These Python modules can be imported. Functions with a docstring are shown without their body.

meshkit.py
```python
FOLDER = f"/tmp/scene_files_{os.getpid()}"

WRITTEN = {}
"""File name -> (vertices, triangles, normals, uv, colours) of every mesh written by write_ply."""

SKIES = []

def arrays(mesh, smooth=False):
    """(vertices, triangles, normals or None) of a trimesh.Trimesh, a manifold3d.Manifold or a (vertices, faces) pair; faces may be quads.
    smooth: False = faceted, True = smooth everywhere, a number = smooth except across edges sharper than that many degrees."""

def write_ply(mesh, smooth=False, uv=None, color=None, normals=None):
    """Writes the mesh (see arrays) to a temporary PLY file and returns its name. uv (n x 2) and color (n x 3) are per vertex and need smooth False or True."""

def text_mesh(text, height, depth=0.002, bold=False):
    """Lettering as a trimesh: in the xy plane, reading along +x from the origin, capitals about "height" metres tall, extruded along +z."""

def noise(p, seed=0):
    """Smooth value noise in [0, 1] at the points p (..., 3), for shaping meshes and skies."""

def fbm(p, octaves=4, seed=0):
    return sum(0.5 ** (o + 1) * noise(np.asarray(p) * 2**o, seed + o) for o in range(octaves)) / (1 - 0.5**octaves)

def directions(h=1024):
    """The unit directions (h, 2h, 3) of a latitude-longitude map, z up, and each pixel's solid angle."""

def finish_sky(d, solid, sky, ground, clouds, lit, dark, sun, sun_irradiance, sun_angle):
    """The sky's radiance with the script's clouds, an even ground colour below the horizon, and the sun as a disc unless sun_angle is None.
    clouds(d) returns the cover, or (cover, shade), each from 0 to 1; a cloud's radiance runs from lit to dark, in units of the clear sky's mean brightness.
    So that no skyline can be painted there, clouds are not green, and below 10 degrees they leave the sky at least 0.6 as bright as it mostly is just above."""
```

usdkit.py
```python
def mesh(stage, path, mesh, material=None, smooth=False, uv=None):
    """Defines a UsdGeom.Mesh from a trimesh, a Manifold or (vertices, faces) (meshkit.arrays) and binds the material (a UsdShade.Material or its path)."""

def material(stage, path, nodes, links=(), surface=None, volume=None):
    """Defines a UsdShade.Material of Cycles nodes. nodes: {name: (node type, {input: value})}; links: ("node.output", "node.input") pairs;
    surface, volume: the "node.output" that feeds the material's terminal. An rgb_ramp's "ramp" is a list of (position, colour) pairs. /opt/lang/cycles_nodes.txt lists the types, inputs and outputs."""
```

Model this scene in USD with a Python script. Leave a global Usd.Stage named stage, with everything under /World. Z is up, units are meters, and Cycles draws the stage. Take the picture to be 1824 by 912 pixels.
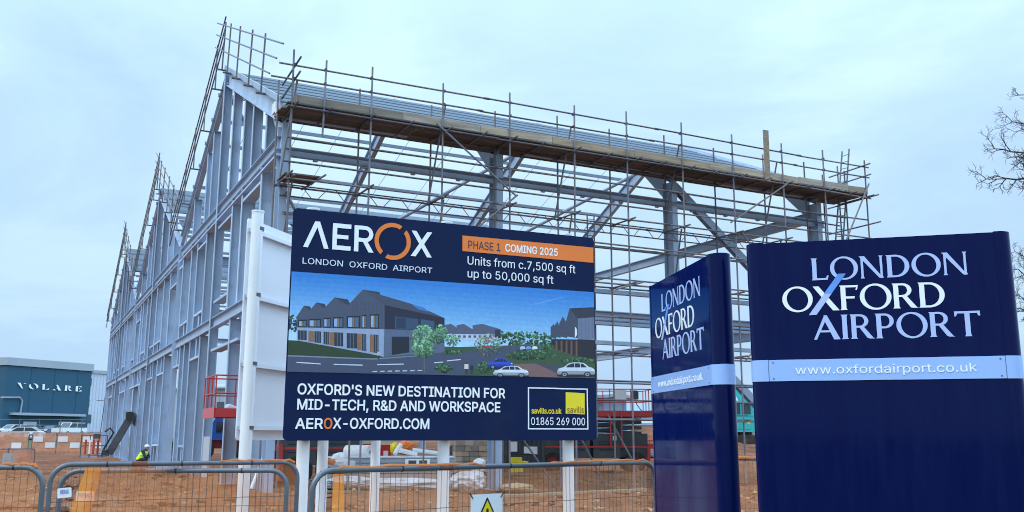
import math, random
import numpy as np, trimesh, shapely, manifold3d
from shapely.geometry import Polygon, Point, LineString, box as sbox, MultiPolygon
from shapely import affinity
from shapely.ops import unary_union
import usdkit, meshkit
from pxr import Usd, UsdGeom, UsdLux, UsdShade, Gf, Sdf, Vt

rng = random.Random(7)
nrg = np.random.default_rng(11)
stage = Usd.Stage.CreateInMemory()
UsdGeom.SetStageUpAxis(stage, UsdGeom.Tokens.z)
UsdGeom.SetStageMetersPerUnit(stage, 1.0)
UsdGeom.Xform.Define(stage, '/World')
UsdGeom.Scope.Define(stage, '/World/Looks')

# ---------------------------------------------------------------- camera, sky, sun
EYE = np.array([0., 0., 1.55]); FPX = 1673.58; PITCH = math.radians(10.82); ROLL = math.radians(0.083)
FW = np.array([0, math.cos(PITCH), math.sin(PITCH)])
UP0 = np.array([0, -math.sin(PITCH), math.cos(PITCH)]); RT0 = np.array([1., 0, 0])
RT = math.cos(ROLL) * RT0 + math.sin(ROLL) * UP0; UPV = -math.sin(ROLL) * RT0 + math.cos(ROLL) * UP0
cam = UsdGeom.Camera.Define(stage, '/World/Camera')
m4 = Gf.Matrix4d(*RT, 0, *UPV, 0, *(-FW), 0, *EYE, 1)
cam.AddTransformOp().Set(m4)
cam.CreateHorizontalApertureAttr(36.0); cam.CreateVerticalApertureAttr(18.0)
cam.CreateFocalLengthAttr(36.0 * FPX / 1824)
cam.CreateClippingRangeAttr(Gf.Vec2f(0.1, 6000))
cam.CreateExposureAttr(0.0)

SUN_DIR = np.array([-0.50, -0.42, 0.76]); SUN_DIR /= np.linalg.norm(SUN_DIR)
usdkit.material(stage, '/World/Looks/sky', {
    'sky': ('sky_texture', {'sky_type': 'single_scattering', 'sun_disc': False, 'sun_elevation': math.asin(SUN_DIR[2]), 'sun_rotation': math.atan2(SUN_DIR[0], SUN_DIR[1])}),
    'tc': ('texture_coordinate', {}),
    'mp': ('mapping', {'scale': (1.0, 1.0, 2.6)}),
    'n1': ('noise_texture', {'scale': 2.1, 'detail': 7.0, 'roughness': 0.56, 'distortion': 0.5}),
    'ramp': ('rgb_ramp', {'ramp': [(0.30, (4.3, 6.4, 9.5)), (0.42, (4.9, 7.1, 9.8)), (0.5, (5.2, 7.5, 9.9)), (0.58, (5.9, 8.3, 10.2)), (0.70, (6.5, 8.9, 10.4))]}),
    'sep': ('separate_xyz', {}),
    'up': ('math', {'math_type': 'maximum', 'value2': 0.0}),
    'upq': ('math', {'math_type': 'power', 'value2': 2.2}),
    'cie': ('math', {'math_type': 'multiply_add', 'value2': 2.3, 'value3': 1.02}),
    'cl': ('vector_math', {'math_type': 'scale'}),
    'mix': ('mix_color', {'blend_type': 'mix', 'fac': 0.93}),
    'bg': ('background_shader', {'strength': 0.1}),
}, [('tc.generated', 'mp.vector'), ('mp.vector', 'n1.vector'), ('n1.fac', 'ramp.fac'), ('tc.generated', 'sep.vector'), ('sep.z', 'up.value1'), ('up.value', 'upq.value1'),
    ('upq.value', 'cie.value1'), ('ramp.color', 'cl.vector1'), ('cie.value', 'cl.scale'), ('sky.color', 'mix.a'), ('cl.vector', 'mix.b'), ('mix.result', 'bg.color')],
    surface='bg.background')
dome = UsdLux.DomeLight.Define(stage, '/World/sky')
UsdShade.MaterialBindingAPI.Apply(dome.GetPrim()).Bind(UsdShade.Material.Get(stage, '/World/Looks/sky'))
dome.GetPrim().SetCustomDataByKey('label', 'bright overcast sky with soft pale blue cloud')
dome.GetPrim().SetCustomDataByKey('category', 'sky'); dome.GetPrim().SetCustomDataByKey('kind', 'structure')
sun = UsdLux.DistantLight.Define(stage, '/World/sun')
sun.CreateIntensityAttr(0.4); sun.CreateAngleAttr(24.0); sun.CreateNormalizeAttr(True); sun.CreateColorAttr(Gf.Vec3f(1.0, 0.97, 0.94))
zz = SUN_DIR; xx = np.cross([0, 0, 1], zz); xx /= np.linalg.norm(xx); yy = np.cross(zz, xx)
sun.AddTransformOp().Set(Gf.Matrix4d(*xx, 0, *yy, 0, *zz, 0, 0, 0, 50, 1))

# ---------------------------------------------------------------- pixel helpers (reading the photograph's perspective)
def ray(x, y):
    d = FW * FPX + RT * (x - 912) - UPV * (y - 456)
    return d / np.linalg.norm(d)
def at(x, y, Y):                       # point of a pixel at distance Y
    d = ray(x, y); return EYE + d * (Y / d[1])
def atz(x, y, z):                      # ... at height z
    d = ray(x, y); return EYE + d * ((z - EYE[2]) / d[2])
def atp(x, y, p0, n):                  # ... on a plane
    d = ray(x, y); n = np.asarray(n, float); return EYE + d * (np.dot(np.asarray(p0) - EYE, n) / np.dot(d, n))

# ---------------------------------------------------------------- names and labels
_used = {}
def numbered(path):
    k = _used.get(path, -1) + 1; _used[path] = k
    return path if k == 0 else '%s_%03d' % (path, k)
GROUPS = {'fence panel': 'mesh fence panels round the site', 'netting': 'orange netting on the fence panels', 'car': 'cars parked before the teal building', 'guard rail': 'guard rails along the gable slopes', 'plastic sheet': 'white plastic sheeting on the clay',
          'scissor lift': 'red scissor lifts', 'tree': 'bare trees at the right edge', 'plank': 'loose planks on the site', 'timber': 'timber bearers below the excavator', 'pipe': 'white pipes on the panel stack', 'ladder': 'ladders on the scaffold', 'sack': 'sacks on the site'}
def tag(p, label=None, cat=None, group=None, kind=None):
    p = p.GetPrim() if hasattr(p, 'GetPrim') else p
    group = group or GROUPS.get(cat)
    for k, v in (('label', label), ('category', cat), ('group', group), ('kind', kind)):
        if v: p.SetCustomDataByKey(k, v)
    return p
def thing(name, label, cat, loc=(0, 0, 0), rz=0.0, group=None):
    x = UsdGeom.Xform.Define(stage, numbered('/World/' + name))
    x.AddTranslateOp().Set(Gf.Vec3d(*map(float, loc))); x.AddRotateZOp().Set(float(rz))
    return tag(x, label, cat, group)
def ppath(parent):
    if parent is None: return '/World'
    return str(parent.GetPath())

class MB:
    def __init__(s): s.v = []; s.f = []; s.n = 0
    def add(s, v, f):
        v = np.asarray(v, float); f = np.asarray(f, int)
        if f.shape[1] == 4: f = np.vstack([f[:, [0, 1, 2]], f[:, [0, 2, 3]]])
        s.v.append(v); s.f.append(f + s.n); s.n += len(v); return s
    def tm(s, t): return s.add(t.vertices, t.faces)
    def box(s, c, size, R=None, rz=0.0):
        b = np.array([[x, y, z] for x in (-.5, .5) for y in (-.5, .5) for z in (-.5, .5)]) * np.asarray(size, float)
        if rz: 
            a = math.radians(rz); R = np.array([[math.cos(a), -math.sin(a), 0], [math.sin(a), math.cos(a), 0], [0, 0, 1]])
        if R is not None: b = b @ np.asarray(R).T
        return s.add(b + np.asarray(c, float), [[0, 1, 3, 2], [4, 6, 7, 5], [0, 4, 5, 1], [2, 3, 7, 6], [0, 2, 6, 4], [1, 5, 7, 3]])
    def frame(s, p0, p1, up):
        a = np.asarray(p1, float) - p0; L = np.linalg.norm(a); a = a / L
        d = np.asarray(up, float); d = d - a * np.dot(d, a)
        if np.linalg.norm(d) < 1e-6: d = np.array([1., 0, 0]) - a * a[0]
        d /= np.linalg.norm(d); w = np.cross(a, d); return a, d, w, L
    def bar(s, p0, p1, d_size, w_size, up=(0, 0, 1)):
        p0 = np.asarray(p0, float); p1 = np.asarray(p1, float); a, d, w, L = s.frame(p0, p1, up)
        return s.box((p0 + p1) / 2, (L, d_size, w_size), R=np.stack([a, d, w], 1))
    def ibeam(s, p0, p1, h, b, up=(0, 0, 1), t=.025, web=.018):
        p0 = np.asarray(p0, float); p1 = np.asarray(p1, float); a, d, w, L = s.frame(p0, p1, up)
        h, b, q = h / 2, b / 2, web / 2
        P = [(-b, -h), (b, -h), (b, -h + t), (q, -h + t), (q, h - t), (b, h - t), (b, h), (-b, h), (-b, h - t), (-q, h - t), (-q, -h + t), (-b, -h + t)]
        V = [p0 + w * x + d * y for x, y in P] + [p1 + w * x + d * y for x, y in P]
        F = [[i, (i + 1) % 12, (i + 1) % 12 + 12, i + 12] for i in range(12)]
        for q4 in ((0, 1, 2, 11), (10, 3, 4, 9), (8, 5, 6, 7)):
            F += [list(q4[::-1]), [k + 12 for k in q4]]
        return s.add(V, F)
    def tube(s, p0, p1, r, n=8, r1=None):
        return s.path([p0, p1], r, n, r1)
    def path(s, pts, r, n=8, r1=None):
        pts = [np.asarray(p, float) for p in pts]; m = len(pts); r1 = r if r1 is None else r1
        t0 = pts[1] - pts[0]; t0 /= np.linalg.norm(t0)
        ref = np.array([0, 0, 1.]) if abs(t0[2]) < .9 else np.array([1., 0, 0])
        u = np.cross(t0, ref); u /= np.linalg.norm(u); V = []
        for i in range(m):
            t = pts[min(i + 1, m - 1)] - pts[max(i - 1, 0)]; t /= np.linalg.norm(t)
            u = u - t * np.dot(u, t); u /= np.linalg.norm(u); w = np.cross(t, u)
            rr = r + (r1 - r) * i / max(m - 1, 1)
            V += [pts[i] + rr * (math.cos(2 * math.pi * k / n) * u + math.sin(2 * math.pi * k / n) * w) for k in range(n)]
        F = [[i * n + k, i * n + (k + 1) % n, (i + 1) * n + (k + 1) % n, (i + 1) * n + k] for i in range(m - 1) for k in range(n)]
        s.add(V, F)
        c0 = s.n; s.add([pts[0], pts[-1]], np.zeros((0, 3), int))
        base = c0 - m * n
        cap = [[c0, base + (k + 1) % n, base + k] for k in range(n)] + [[c0 + 1, base + (m - 1) * n + k, base + (m - 1) * n + (k + 1) % n] for k in range(n)]
        s.f.append(np.array(cap)); return s
    def prism(s, poly, depth, O=(0, 0, 0), X=(1, 0, 0), Y=(0, 1, 0)):    # extrudes a shapely polygon along X x Y
        X = np.asarray(X, float); Y = np.asarray(Y, float); Z = np.cross(X, Y)
        for p in geoms(poly):
            try: t = trimesh.creation.extrude_polygon(p, depth)
            except Exception: continue
            v = t.vertices; s.add(np.asarray(O) + v[:, :1] * X + v[:, 1:2] * Y + v[:, 2:] * Z, t.faces)
        return s
    def hull(s, spheres, sub=1):
        ico = trimesh.creation.icosphere(subdivisions=sub)
        P = np.vstack([ico.vertices * np.asarray(r) + np.asarray(c) for c, r in spheres])
        return s.tm(trimesh.convex.convex_hull(P))
    def mesh(s): return (np.vstack(s.v), np.vstack(s.f))
    def build(s, name, mat, parent=None, smooth=False, **kw):
        mat = tone(mat)
        p = usdkit.mesh(stage, numbered(ppath(parent) + '/' + name), s.mesh(), MATS[mat], smooth=smooth).GetPrim()
        if kw: tag(p, **kw)
        return p
def geoms(g):
    if g.is_empty: return []
    if g.geom_type == 'Polygon': return [g]
    return [x for x in getattr(g, 'geoms', []) if x.geom_type == 'Polygon' and x.area > 1e-9]
def capsule_body(bones, edge=.05, it=6):     # continuous skin over joints: [(p, r, p, r)]
    ico = trimesh.creation.icosphere(subdivisions=2); man = None
    for p, r, q, s2 in bones:
        P = np.vstack([ico.vertices * r + np.asarray(p), ico.vertices * s2 + np.asarray(q)])
        h = trimesh.convex.convex_hull(P)
        mm = manifold3d.Manifold(manifold3d.Mesh(np.asarray(h.vertices, np.float32), np.asarray(h.faces, np.uint32)))
        man = mm if man is None else man + mm
    mm = man.refine_to_length(edge).to_mesh()
    t = trimesh.Trimesh(mm.vert_properties[:, :3], mm.tri_verts); trimesh.smoothing.filter_taubin(t, iterations=it)
    return t

# ---------------------------------------------------------------- materials
MATS = {}
def mat(name, col, rough=.6, metal=0.0, var=.12, scale=3.0, bump=0.0, bscale=30.0, coat=0.0, spec=.5, stretch=(1, 1, 1), rand=0.0, dirt=None, dirt_scale=1.2, dirt_amt=.5):
    col = np.asarray(col, float)
    nodes = {'tc': ('texture_coordinate', {}), 'mp': ('mapping', {'scale': stretch}),
             'n': ('noise_texture', {'scale': scale, 'detail': 5.0, 'roughness': .6}),
             'r': ('rgb_ramp', {'ramp': [(.25, tuple(col * (1 - var))), (.75, tuple(np.minimum(col * (1 + var), 1)))]}),
             'p': ('principled_bsdf', {'roughness': rough, 'metallic': metal, 'coat_weight': coat, 'coat_roughness': .04, 'specular_ior_level': spec})}
    links = [('tc.object', 'mp.vector'), ('mp.vector', 'n.vector'), ('n.fac', 'r.fac')]
    last = 'r.color'
    if dirt is not None:
        nodes['n2'] = ('noise_texture', {'scale': dirt_scale, 'detail': 8.0, 'roughness': .65})
        nodes['dr'] = ('map_range', {'range_type': 'smoothstep', 'from_min': .48, 'from_max': .72, 'to_max': dirt_amt})
        nodes['dm'] = ('mix_color', {'b': tuple(dirt)})
        links += [('mp.vector', 'n2.vector'), ('n2.fac', 'dr.value'), ('dr.result', 'dm.fac'), (last, 'dm.a')]; last = 'dm.result'
    if rand:
        nodes['oi'] = ('object_info', {}); nodes['rr'] = ('map_range', {'to_min': 1 - rand, 'to_max': 1 + rand})
        nodes['hv'] = ('hsv', {})
        links += [('oi.random', 'rr.value'), ('rr.result', 'hv.value'), (last, 'hv.color')]; last = 'hv.color'
    links.append((last, 'p.base_color'))
    if bump:
        nodes['nb'] = ('noise_texture', {'scale': bscale, 'detail': 6.0, 'roughness': .65}); nodes['b'] = ('bump', {'strength': bump, 'distance': .02})
        links += [('mp.vector', 'nb.vector'), ('nb.fac', 'b.height'), ('b.normal', 'p.normal')]
    MATS[name] = usdkit.material(stage, '/World/Looks/' + name, nodes, links, surface='p.BSDF')
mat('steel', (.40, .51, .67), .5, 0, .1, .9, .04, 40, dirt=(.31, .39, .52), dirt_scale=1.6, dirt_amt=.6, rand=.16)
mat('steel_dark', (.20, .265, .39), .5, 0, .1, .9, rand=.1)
mat('purlin', (.24, .28, .36), .42, .3, .1, 2.0)
mat('tube', (.15, .145, .165), .5, .3, .3, 2.5, dirt=(.2, .15, .12), dirt_scale=3, dirt_amt=.7, rand=.25)
mat('coupler', (.09, .08, .085), .6, .4, .3, 8)
mat('timber', (.38, .29, .195), .8, 0, .4, 4, .2, 20, stretch=(.25, 3, 3), rand=.42, dirt=(.23, .17, .12), dirt_scale=2, dirt_amt=.7)
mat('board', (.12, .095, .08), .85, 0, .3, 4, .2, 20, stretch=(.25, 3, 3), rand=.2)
TONES = {}
for base, col, n, kw in (('timber', (.31, .245, .18), 5, dict(rough=.8, var=.4, scale=4, bump=.2, bscale=20, stretch=(.25, 3, 3), dirt=(.2, .15, .11), dirt_scale=2.5, dirt_amt=.75)),
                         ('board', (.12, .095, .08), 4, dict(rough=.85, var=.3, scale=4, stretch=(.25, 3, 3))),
                         ('steel', (.40, .51, .67), 4, dict(rough=.5, var=.12, scale=.9, dirt=(.31, .37, .46), dirt_scale=1.6, dirt_amt=.7)),
                         ('tube', (.15, .145, .165), 4, dict(rough=.5, metal=.3, var=.3, scale=2.5, dirt=(.2, .13, .1), dirt_scale=3, dirt_amt=.7)),
                         ('stone', (.46, .38, .3), 4, dict(rough=.85, var=.2, scale=4))):
    TONES[base] = []
    for k in range(n):
        g = .72 + .6 * k / (n - 1) if base != 'steel' else .86 + .26 * k / (n - 1)
        tint = np.array([1, 1, 1]) if base == 'steel' else np.array([1 + .06 * (k % 3 - 1), 1, 1 - .10 * (k % 3 - 1)])
        nm_ = '%s_%s' % (base, ('dark', 'dull', 'mid', 'pale', 'fresh')[k]); mat(nm_, np.array(col) * g * tint, **kw); TONES[base].append(nm_)
def tone(base): return rng.choice(TONES[base]) if base in TONES else base
mat('roof', (.11, .15, .20), .65, .1, .08, 2, rand=.05, spec=.25)
mat('white_paint', (.80, .81, .83), .35, 0, .03, 2, coat=.15, dirt=(.62, .62, .6), dirt_scale=1.8, dirt_amt=.25)
mat('panel_white', (.74, .76, .81), .4, 0, .03, 1.5)
mat('navy_board', (.004, .0125, .056), .55, 0, .06, 1.2, spec=.15, dirt=(.012, .02, .06), dirt_scale=2.5, dirt_amt=.5)
MATS['navy'] = usdkit.material(stage, '/World/Looks/navy', {
    'tc': ('texture_coordinate', {}), 'mp': ('mapping', {'scale': (9, 9, 1.1)}), 'n': ('noise_texture', {'scale': 1.6, 'detail': 7.0, 'roughness': .65}),
    'rr': ('map_range', {'from_min': .35, 'from_max': .75, 'to_min': .04, 'to_max': .13}), 'cr': ('rgb_ramp', {'ramp': [(.35, (.001, .0045, .050)), (.75, (.003, .008, .058))]}),
    'n2': ('noise_texture', {'scale': 1.3, 'detail': 1.0}), 'b': ('bump', {'strength': .05, 'distance': .02}),
    'p': ('principled_bsdf', {'specular_ior_level': .13})},
    [('tc.object', 'mp.vector'), ('mp.vector', 'n.vector'), ('n.fac', 'rr.value'), ('rr.result', 'p.roughness'), ('n.fac', 'cr.fac'), ('cr.color', 'p.base_color'), ('tc.object', 'n2.vector'), ('n2.fac', 'b.height'), ('b.normal', 'p.normal')], surface='p.BSDF')
mat('trim_blue', (.32, .48, .86), .3, 0, .03, 2, coat=.3)
mat('letter_white', (.86, .88, .9), .4, 0, .02, 2)
mat('letter_blue', (.44, .53, .86), .4, 0, .03, 2)
mat('letter_pale', (.72, .8, .9), .4, 0, .03, 2)
mat('slash_blue', (.12, .3, .8), .35, 0, .25, 3)
mat('orange_print', (.85, .2, .03), .4, 0, .03, 2)
mat('dark_print', (.02, .02, .05), .4, 0, .03, 2)
mat('yellow', (.85, .68, .02), .4, 0, .04, 2)
mat('brown_print', (.2, .08, .01), .5, 0, .03, 2)
mat('black', (.015, .015, .016), .5, 0, .1, 4)
mat('galv', (.13, .15, .18), .42, .45, .2, 6, .06, 60, dirt=(.16, .15, .15), dirt_scale=5, dirt_amt=.7)
mat('rust', (.16, .06, .035), .85, 0, .4, 12)
mat('wire', (.10, .09, .09), .6, .4, .1, 4)
mat('red', (.52, .03, .03), .4, 0, .1, 2, coat=.2, dirt=(.22, .05, .03), dirt_scale=2, dirt_amt=.5)
mat('red_dark', (.22, .02, .02), .5, 0, .1, 2)
mat('machine_grey', (.055, .065, .075), .5, 0, .15, 2, dirt=(.13, .1, .08), dirt_scale=2, dirt_amt=.5)
mat('blue_machine', (.02, .10, .42), .4, 0, .1, 2)
mat('turquoise', (.02, .42, .43), .4, 0, .08, 2, coat=.2, dirt=(.1, .25, .24), dirt_scale=1.4, dirt_amt=.4)
mat('rubber', (.022, .021, .02), .85, 0, .2, 5, dirt=(.12, .08, .05), dirt_scale=3, dirt_amt=.6)
mat('glass_dark', (.02, .03, .04), .06, 0, .05, 2, coat=.5)
mat('teal_clad', (.014, .075, .13), .55, 0, .05, .5)
mat('cream_clad', (.55, .58, .68), .6, 0, .04, .4)
mat('grey_clad', (.34, .37, .42), .6, 0, .05, .3)
mat('blue_clad', (.22, .34, .48), .6, 0, .05, .3)
mat('green_clad', (.22, .27, .25), .6, 0, .05, .3)
mat('window', (.05, .07, .09), .1, 0, .05, 1)
mat('car_white', (.78, .79, .8), .25, 0, .02, 1, coat=.8)
mat('car_silver', (.35, .37, .4), .3, .5, .03, 1, coat=.8)
mat('car_blue', (.04, .07, .16), .25, 0, .02, 1, coat=.8)
mat('lamp_red', (.5, .02, .02), .2)
mat('skin', (.5, .3, .22), .6, 0, .05, 8)
mat('hivis', (.62, .95, .02), .6, 0, .06, 8)
mat('dark_cloth', (.03, .035, .045), .9, 0, .2, 10)
mat('helmet', (.85, .85, .83), .3)
mat('plastic_sheet', (.62, .63, .66), .35, 0, .15, 3, .5, 5, coat=.2, dirt=(.4, .33, .28), dirt_scale=2.5, dirt_amt=.5)
mat('pack_grey', (.32, .35, .39), .5, 0, .12, 1.5)
mat('pack_pink', (.42, .33, .3), .6, 0, .12, 1.5)
mat('cardboard', (.5, .36, .22), .8, 0, .12, 3)
mat('stone', (.46, .38, .3), .85, 0, .2, 4, .3, 25, rand=.22)
mat('pebble', (.40, .24, .13), .9, 0, .35, 2)
mat('bark', (.06, .048, .04), .9, 0, .3, 6)
mat('paper', (.8, .82, .85), .6, 0, .02, 3)
mat('concrete', (.38, .37, .36), .85, 0, .15, 3)
mat('print_blue', (.06, .16, .5), .5)
mat('hose', (.4, .15, .07), .6)
# ground: orange-brown clay, paler scrapes, damp patches
MATS['clay'] = usdkit.material(stage, '/World/Looks/clay', {
    'g': ('geometry', {}),
    'rm': ('mapping', {'rotation': (0, 0, .5), 'scale': (.35, 2.6, 1)}), 'n3': ('noise_texture', {'scale': 1.1, 'detail': 6.0, 'roughness': .6}), 'r3': ('rgb_ramp', {'ramp': [(.3, (.5, .46, .44)), (.5, (.95, .95, .95)), (.7, (1.1, 1.1, 1.12))]}), 'm3': ('mix_color', {'blend_type': 'multiply', 'fac': .85}),
    'n1': ('noise_texture', {'scale': .35, 'detail': 8.0, 'roughness': .62}),
    'n2': ('noise_texture', {'scale': 3.2, 'detail': 8.0, 'roughness': .7}),
    'r1': ('rgb_ramp', {'ramp': [(.3, (.18, .07, .038)), (.5, (.255, .108, .058)), (.7, (.35, .18, .105))]}),
    'r2': ('rgb_ramp', {'ramp': [(.3, (.62, .58, .55)), (.55, (1, 1, 1)), (.75, (1.18, 1.15, 1.1))]}),
    'm': ('mix_color', {'blend_type': 'multiply', 'fac': 1.0}),
    'gs': ('separate_xyz', {}), 'ax': ('math', {'math_type': 'add', 'value2': 8.0}), 'ay': ('math', {'math_type': 'subtract', 'value2': 53.0}),
    'bx': ('math', {'math_type': 'absolute'}), 'by': ('math', {'math_type': 'absolute'}), 'bm': ('math', {'math_type': 'maximum'}), 'br': ('map_range', {'from_min': 44.0, 'from_max': 46.0}),
    'gr': ('rgb_ramp', {'ramp': [(.3, (.07, .09, .045)), (.7, (.13, .14, .085))]}), 'site': ('mix_color', {}),      # rough grass beyond the stripped site
    'b': ('bump', {'strength': .7, 'distance': .12}),
    'p': ('principled_bsdf', {'roughness': .95, 'specular_ior_level': .2}),
}, [('g.position', 'n1.vector'), ('g.position', 'n2.vector'), ('n1.fac', 'r1.fac'), ('n2.fac', 'r2.fac'), ('r1.color', 'm.a'), ('r2.color', 'm.b'), ('g.position', 'rm.vector'), ('rm.vector', 'n3.vector'), ('n3.fac', 'r3.fac'), ('m.result', 'm3.a'), ('r3.color', 'm3.b'), ('m3.result', 'site.a'), ('g.position', 'gs.vector'), ('gs.x', 'ax.value1'), ('gs.y', 'ay.value1'), ('ax.value', 'bx.value1'), ('ay.value', 'by.value1'), ('bx.value', 'bm.value1'), ('by.value', 'bm.value2'), ('bm.value', 'br.value'), ('br.result', 'site.fac'), ('n2.fac', 'gr.fac'), ('gr.color', 'site.b'), ('site.result', 'p.base_color'), ('n2.fac', 'b.height'), ('b.normal', 'p.normal')], surface='p.BSDF')
def net_mat(name, col, cover):
    MATS[name] = usdkit.material(stage, '/World/Looks/' + name, {
        'd': ('diffuse_bsdf', {'color': col}), 't': ('translucent_bsdf', {'color': col}), 'mm': ('mix_closure', {'fac': .4}),
        'tr': ('transparent_bsdf', {'color': (1, 1, 1)}), 'tc': ('texture_coordinate', {}), 'n': ('noise_texture', {'scale': 3.0, 'detail': 4.0}),
        'mr': ('map_range', {'from_min': .3, 'from_max': .7, 'to_min': cover * .7, 'to_max': cover * 1.3}), 'mx': ('mix_closure', {})},
        [('d.BSDF', 'mm.closure1'), ('t.BSDF', 'mm.closure2'), ('tr.BSDF', 'mx.closure1'), ('mm.closure', 'mx.closure2'), ('tc.object', 'n.vector'), ('n.fac', 'mr.value'), ('mr.result', 'mx.fac')], surface='mx.closure')
net_mat('net_thin', (.66, .24, .085), .33)
net_mat('net_faint', (.66, .28, .12), .22)
net_mat('net_fold', (.9, .30, .045), .72)
net_mat('net_roll', (.66, .24, .08), .8)
net_mat('net_far', (.58, .29, .18), .62)
net_mat('film', (.8, .82, .85), .55)
MATS['print'] = usdkit.material(stage, '/World/Looks/printed_picture', {'tc': ('texture_coordinate', {}), 'n': ('noise_texture', {'scale': 22.0, 'detail': 6.0, 'roughness': .7}), 'r': ('rgb_ramp', {'ramp': [(.3, (.88, .88, .9)), (.7, (1.08, 1.08, 1.06))]}), 'm': ('mix_color', {'blend_type': 'multiply', 'fac': 1.0}),
    'a': ('attribute', {'attribute': 'col'}), 'p': ('principled_bsdf', {'roughness': .4})}, [('a.color', 'm.a'), ('tc.object', 'n.vector'), ('n.fac', 'r.fac'), ('r.color', 'm.b'), ('m.result', 'p.base_color')], surface='p.BSDF')

# ---------------------------------------------------------------- ground
def sst(a, b, x):
    t = np.clip((np.asarray(x, float) - a) / (b - a), 0, 1); return t * t * (3 - 2 * t)
def ground_z(x, y, rough=True):
    x = np.asarray(x, float); y = np.asarray(y, float)
    wl = sst(-2, -22, x)
    rise = 1.4 * (wl * sst(84, 128, y) + (1 - wl) * sst(42, 100, y))
    z = rise - .70 * sst(16.0, 12.5, y) + .6 * sst(5.5, 2.5, y)
    z = z + 1.7 * np.exp(-(((x - 10.5) / 5) ** 2 + ((y - 66) / 6) ** 2))            # far spoil heap on the right
    if rough:
        P = np.stack([x, y, 0 * x], -1)
        n1 = meshkit.fbm(P * .45, 4, 3) - .5; n2 = meshkit.fbm(P * 2.2, 4, 9) - .5
        near = sst(75, 40, y)
        z = z + n1 * .38 * near + n2 * .27 * near + .22 * np.exp(-((y - 22.6 - .15 * x) / .9) ** 2) * (.6 + n1)
    return z
gx = np.concatenate([-np.geomspace(2500, 46, 26), np.arange(-45, 30.1, .32), np.geomspace(31, 2500, 26)])
gy = np.concatenate([-np.geomspace(600, 8, 14), np.arange(-6, 12, .8), np.arange(12, 62, .28), np.arange(62, 135, 1.6), np.geomspace(137, 4000, 24)])
X, Y = np.meshgrid(gx, gy)
Z = ground_z(X, Y)
nx, ny = len(gx), len(gy); idx = np.arange(nx * ny).reshape(ny, nx)
q = np.stack([idx[:-1, :-1], idx[:-1, 1:], idx[1:, 1:], idx[1:, :-1]], -1).reshape(-1, 4)
g_mb = MB().add(np.stack([X, Y, Z], -1).reshape(-1, 3), q)
g_mb.build('ground', 'clay', None, True, label='orange brown clay ground of the building site', cat='ground', kind='structure')
def gz(x, y): return float(ground_z(np.array([x]), np.array([y]))[0])
# loose stones: uncountable
ico = trimesh.creation.icosphere(subdivisions=1); st = MB()
for _ in range(2600):
    y = 13.5 + 21 * rng.random() ** 1.5; x = rng.uniform(-.58, .3) * y
    r = .014 + .045 * rng.random() ** 5 + .010 * rng.random()
    v = ico.vertices * (1 + .25 * nrg.standard_normal((len(ico.vertices), 1))) * r * np.array([1.2, 1, .7])
    st.add(v + [x, y, gz(x, y) + r * .2], ico.faces)
st.build('loose_stones', 'pebble', None, False, label='pale stones scattered over the clay', cat='stones', kind='stuff')

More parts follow.
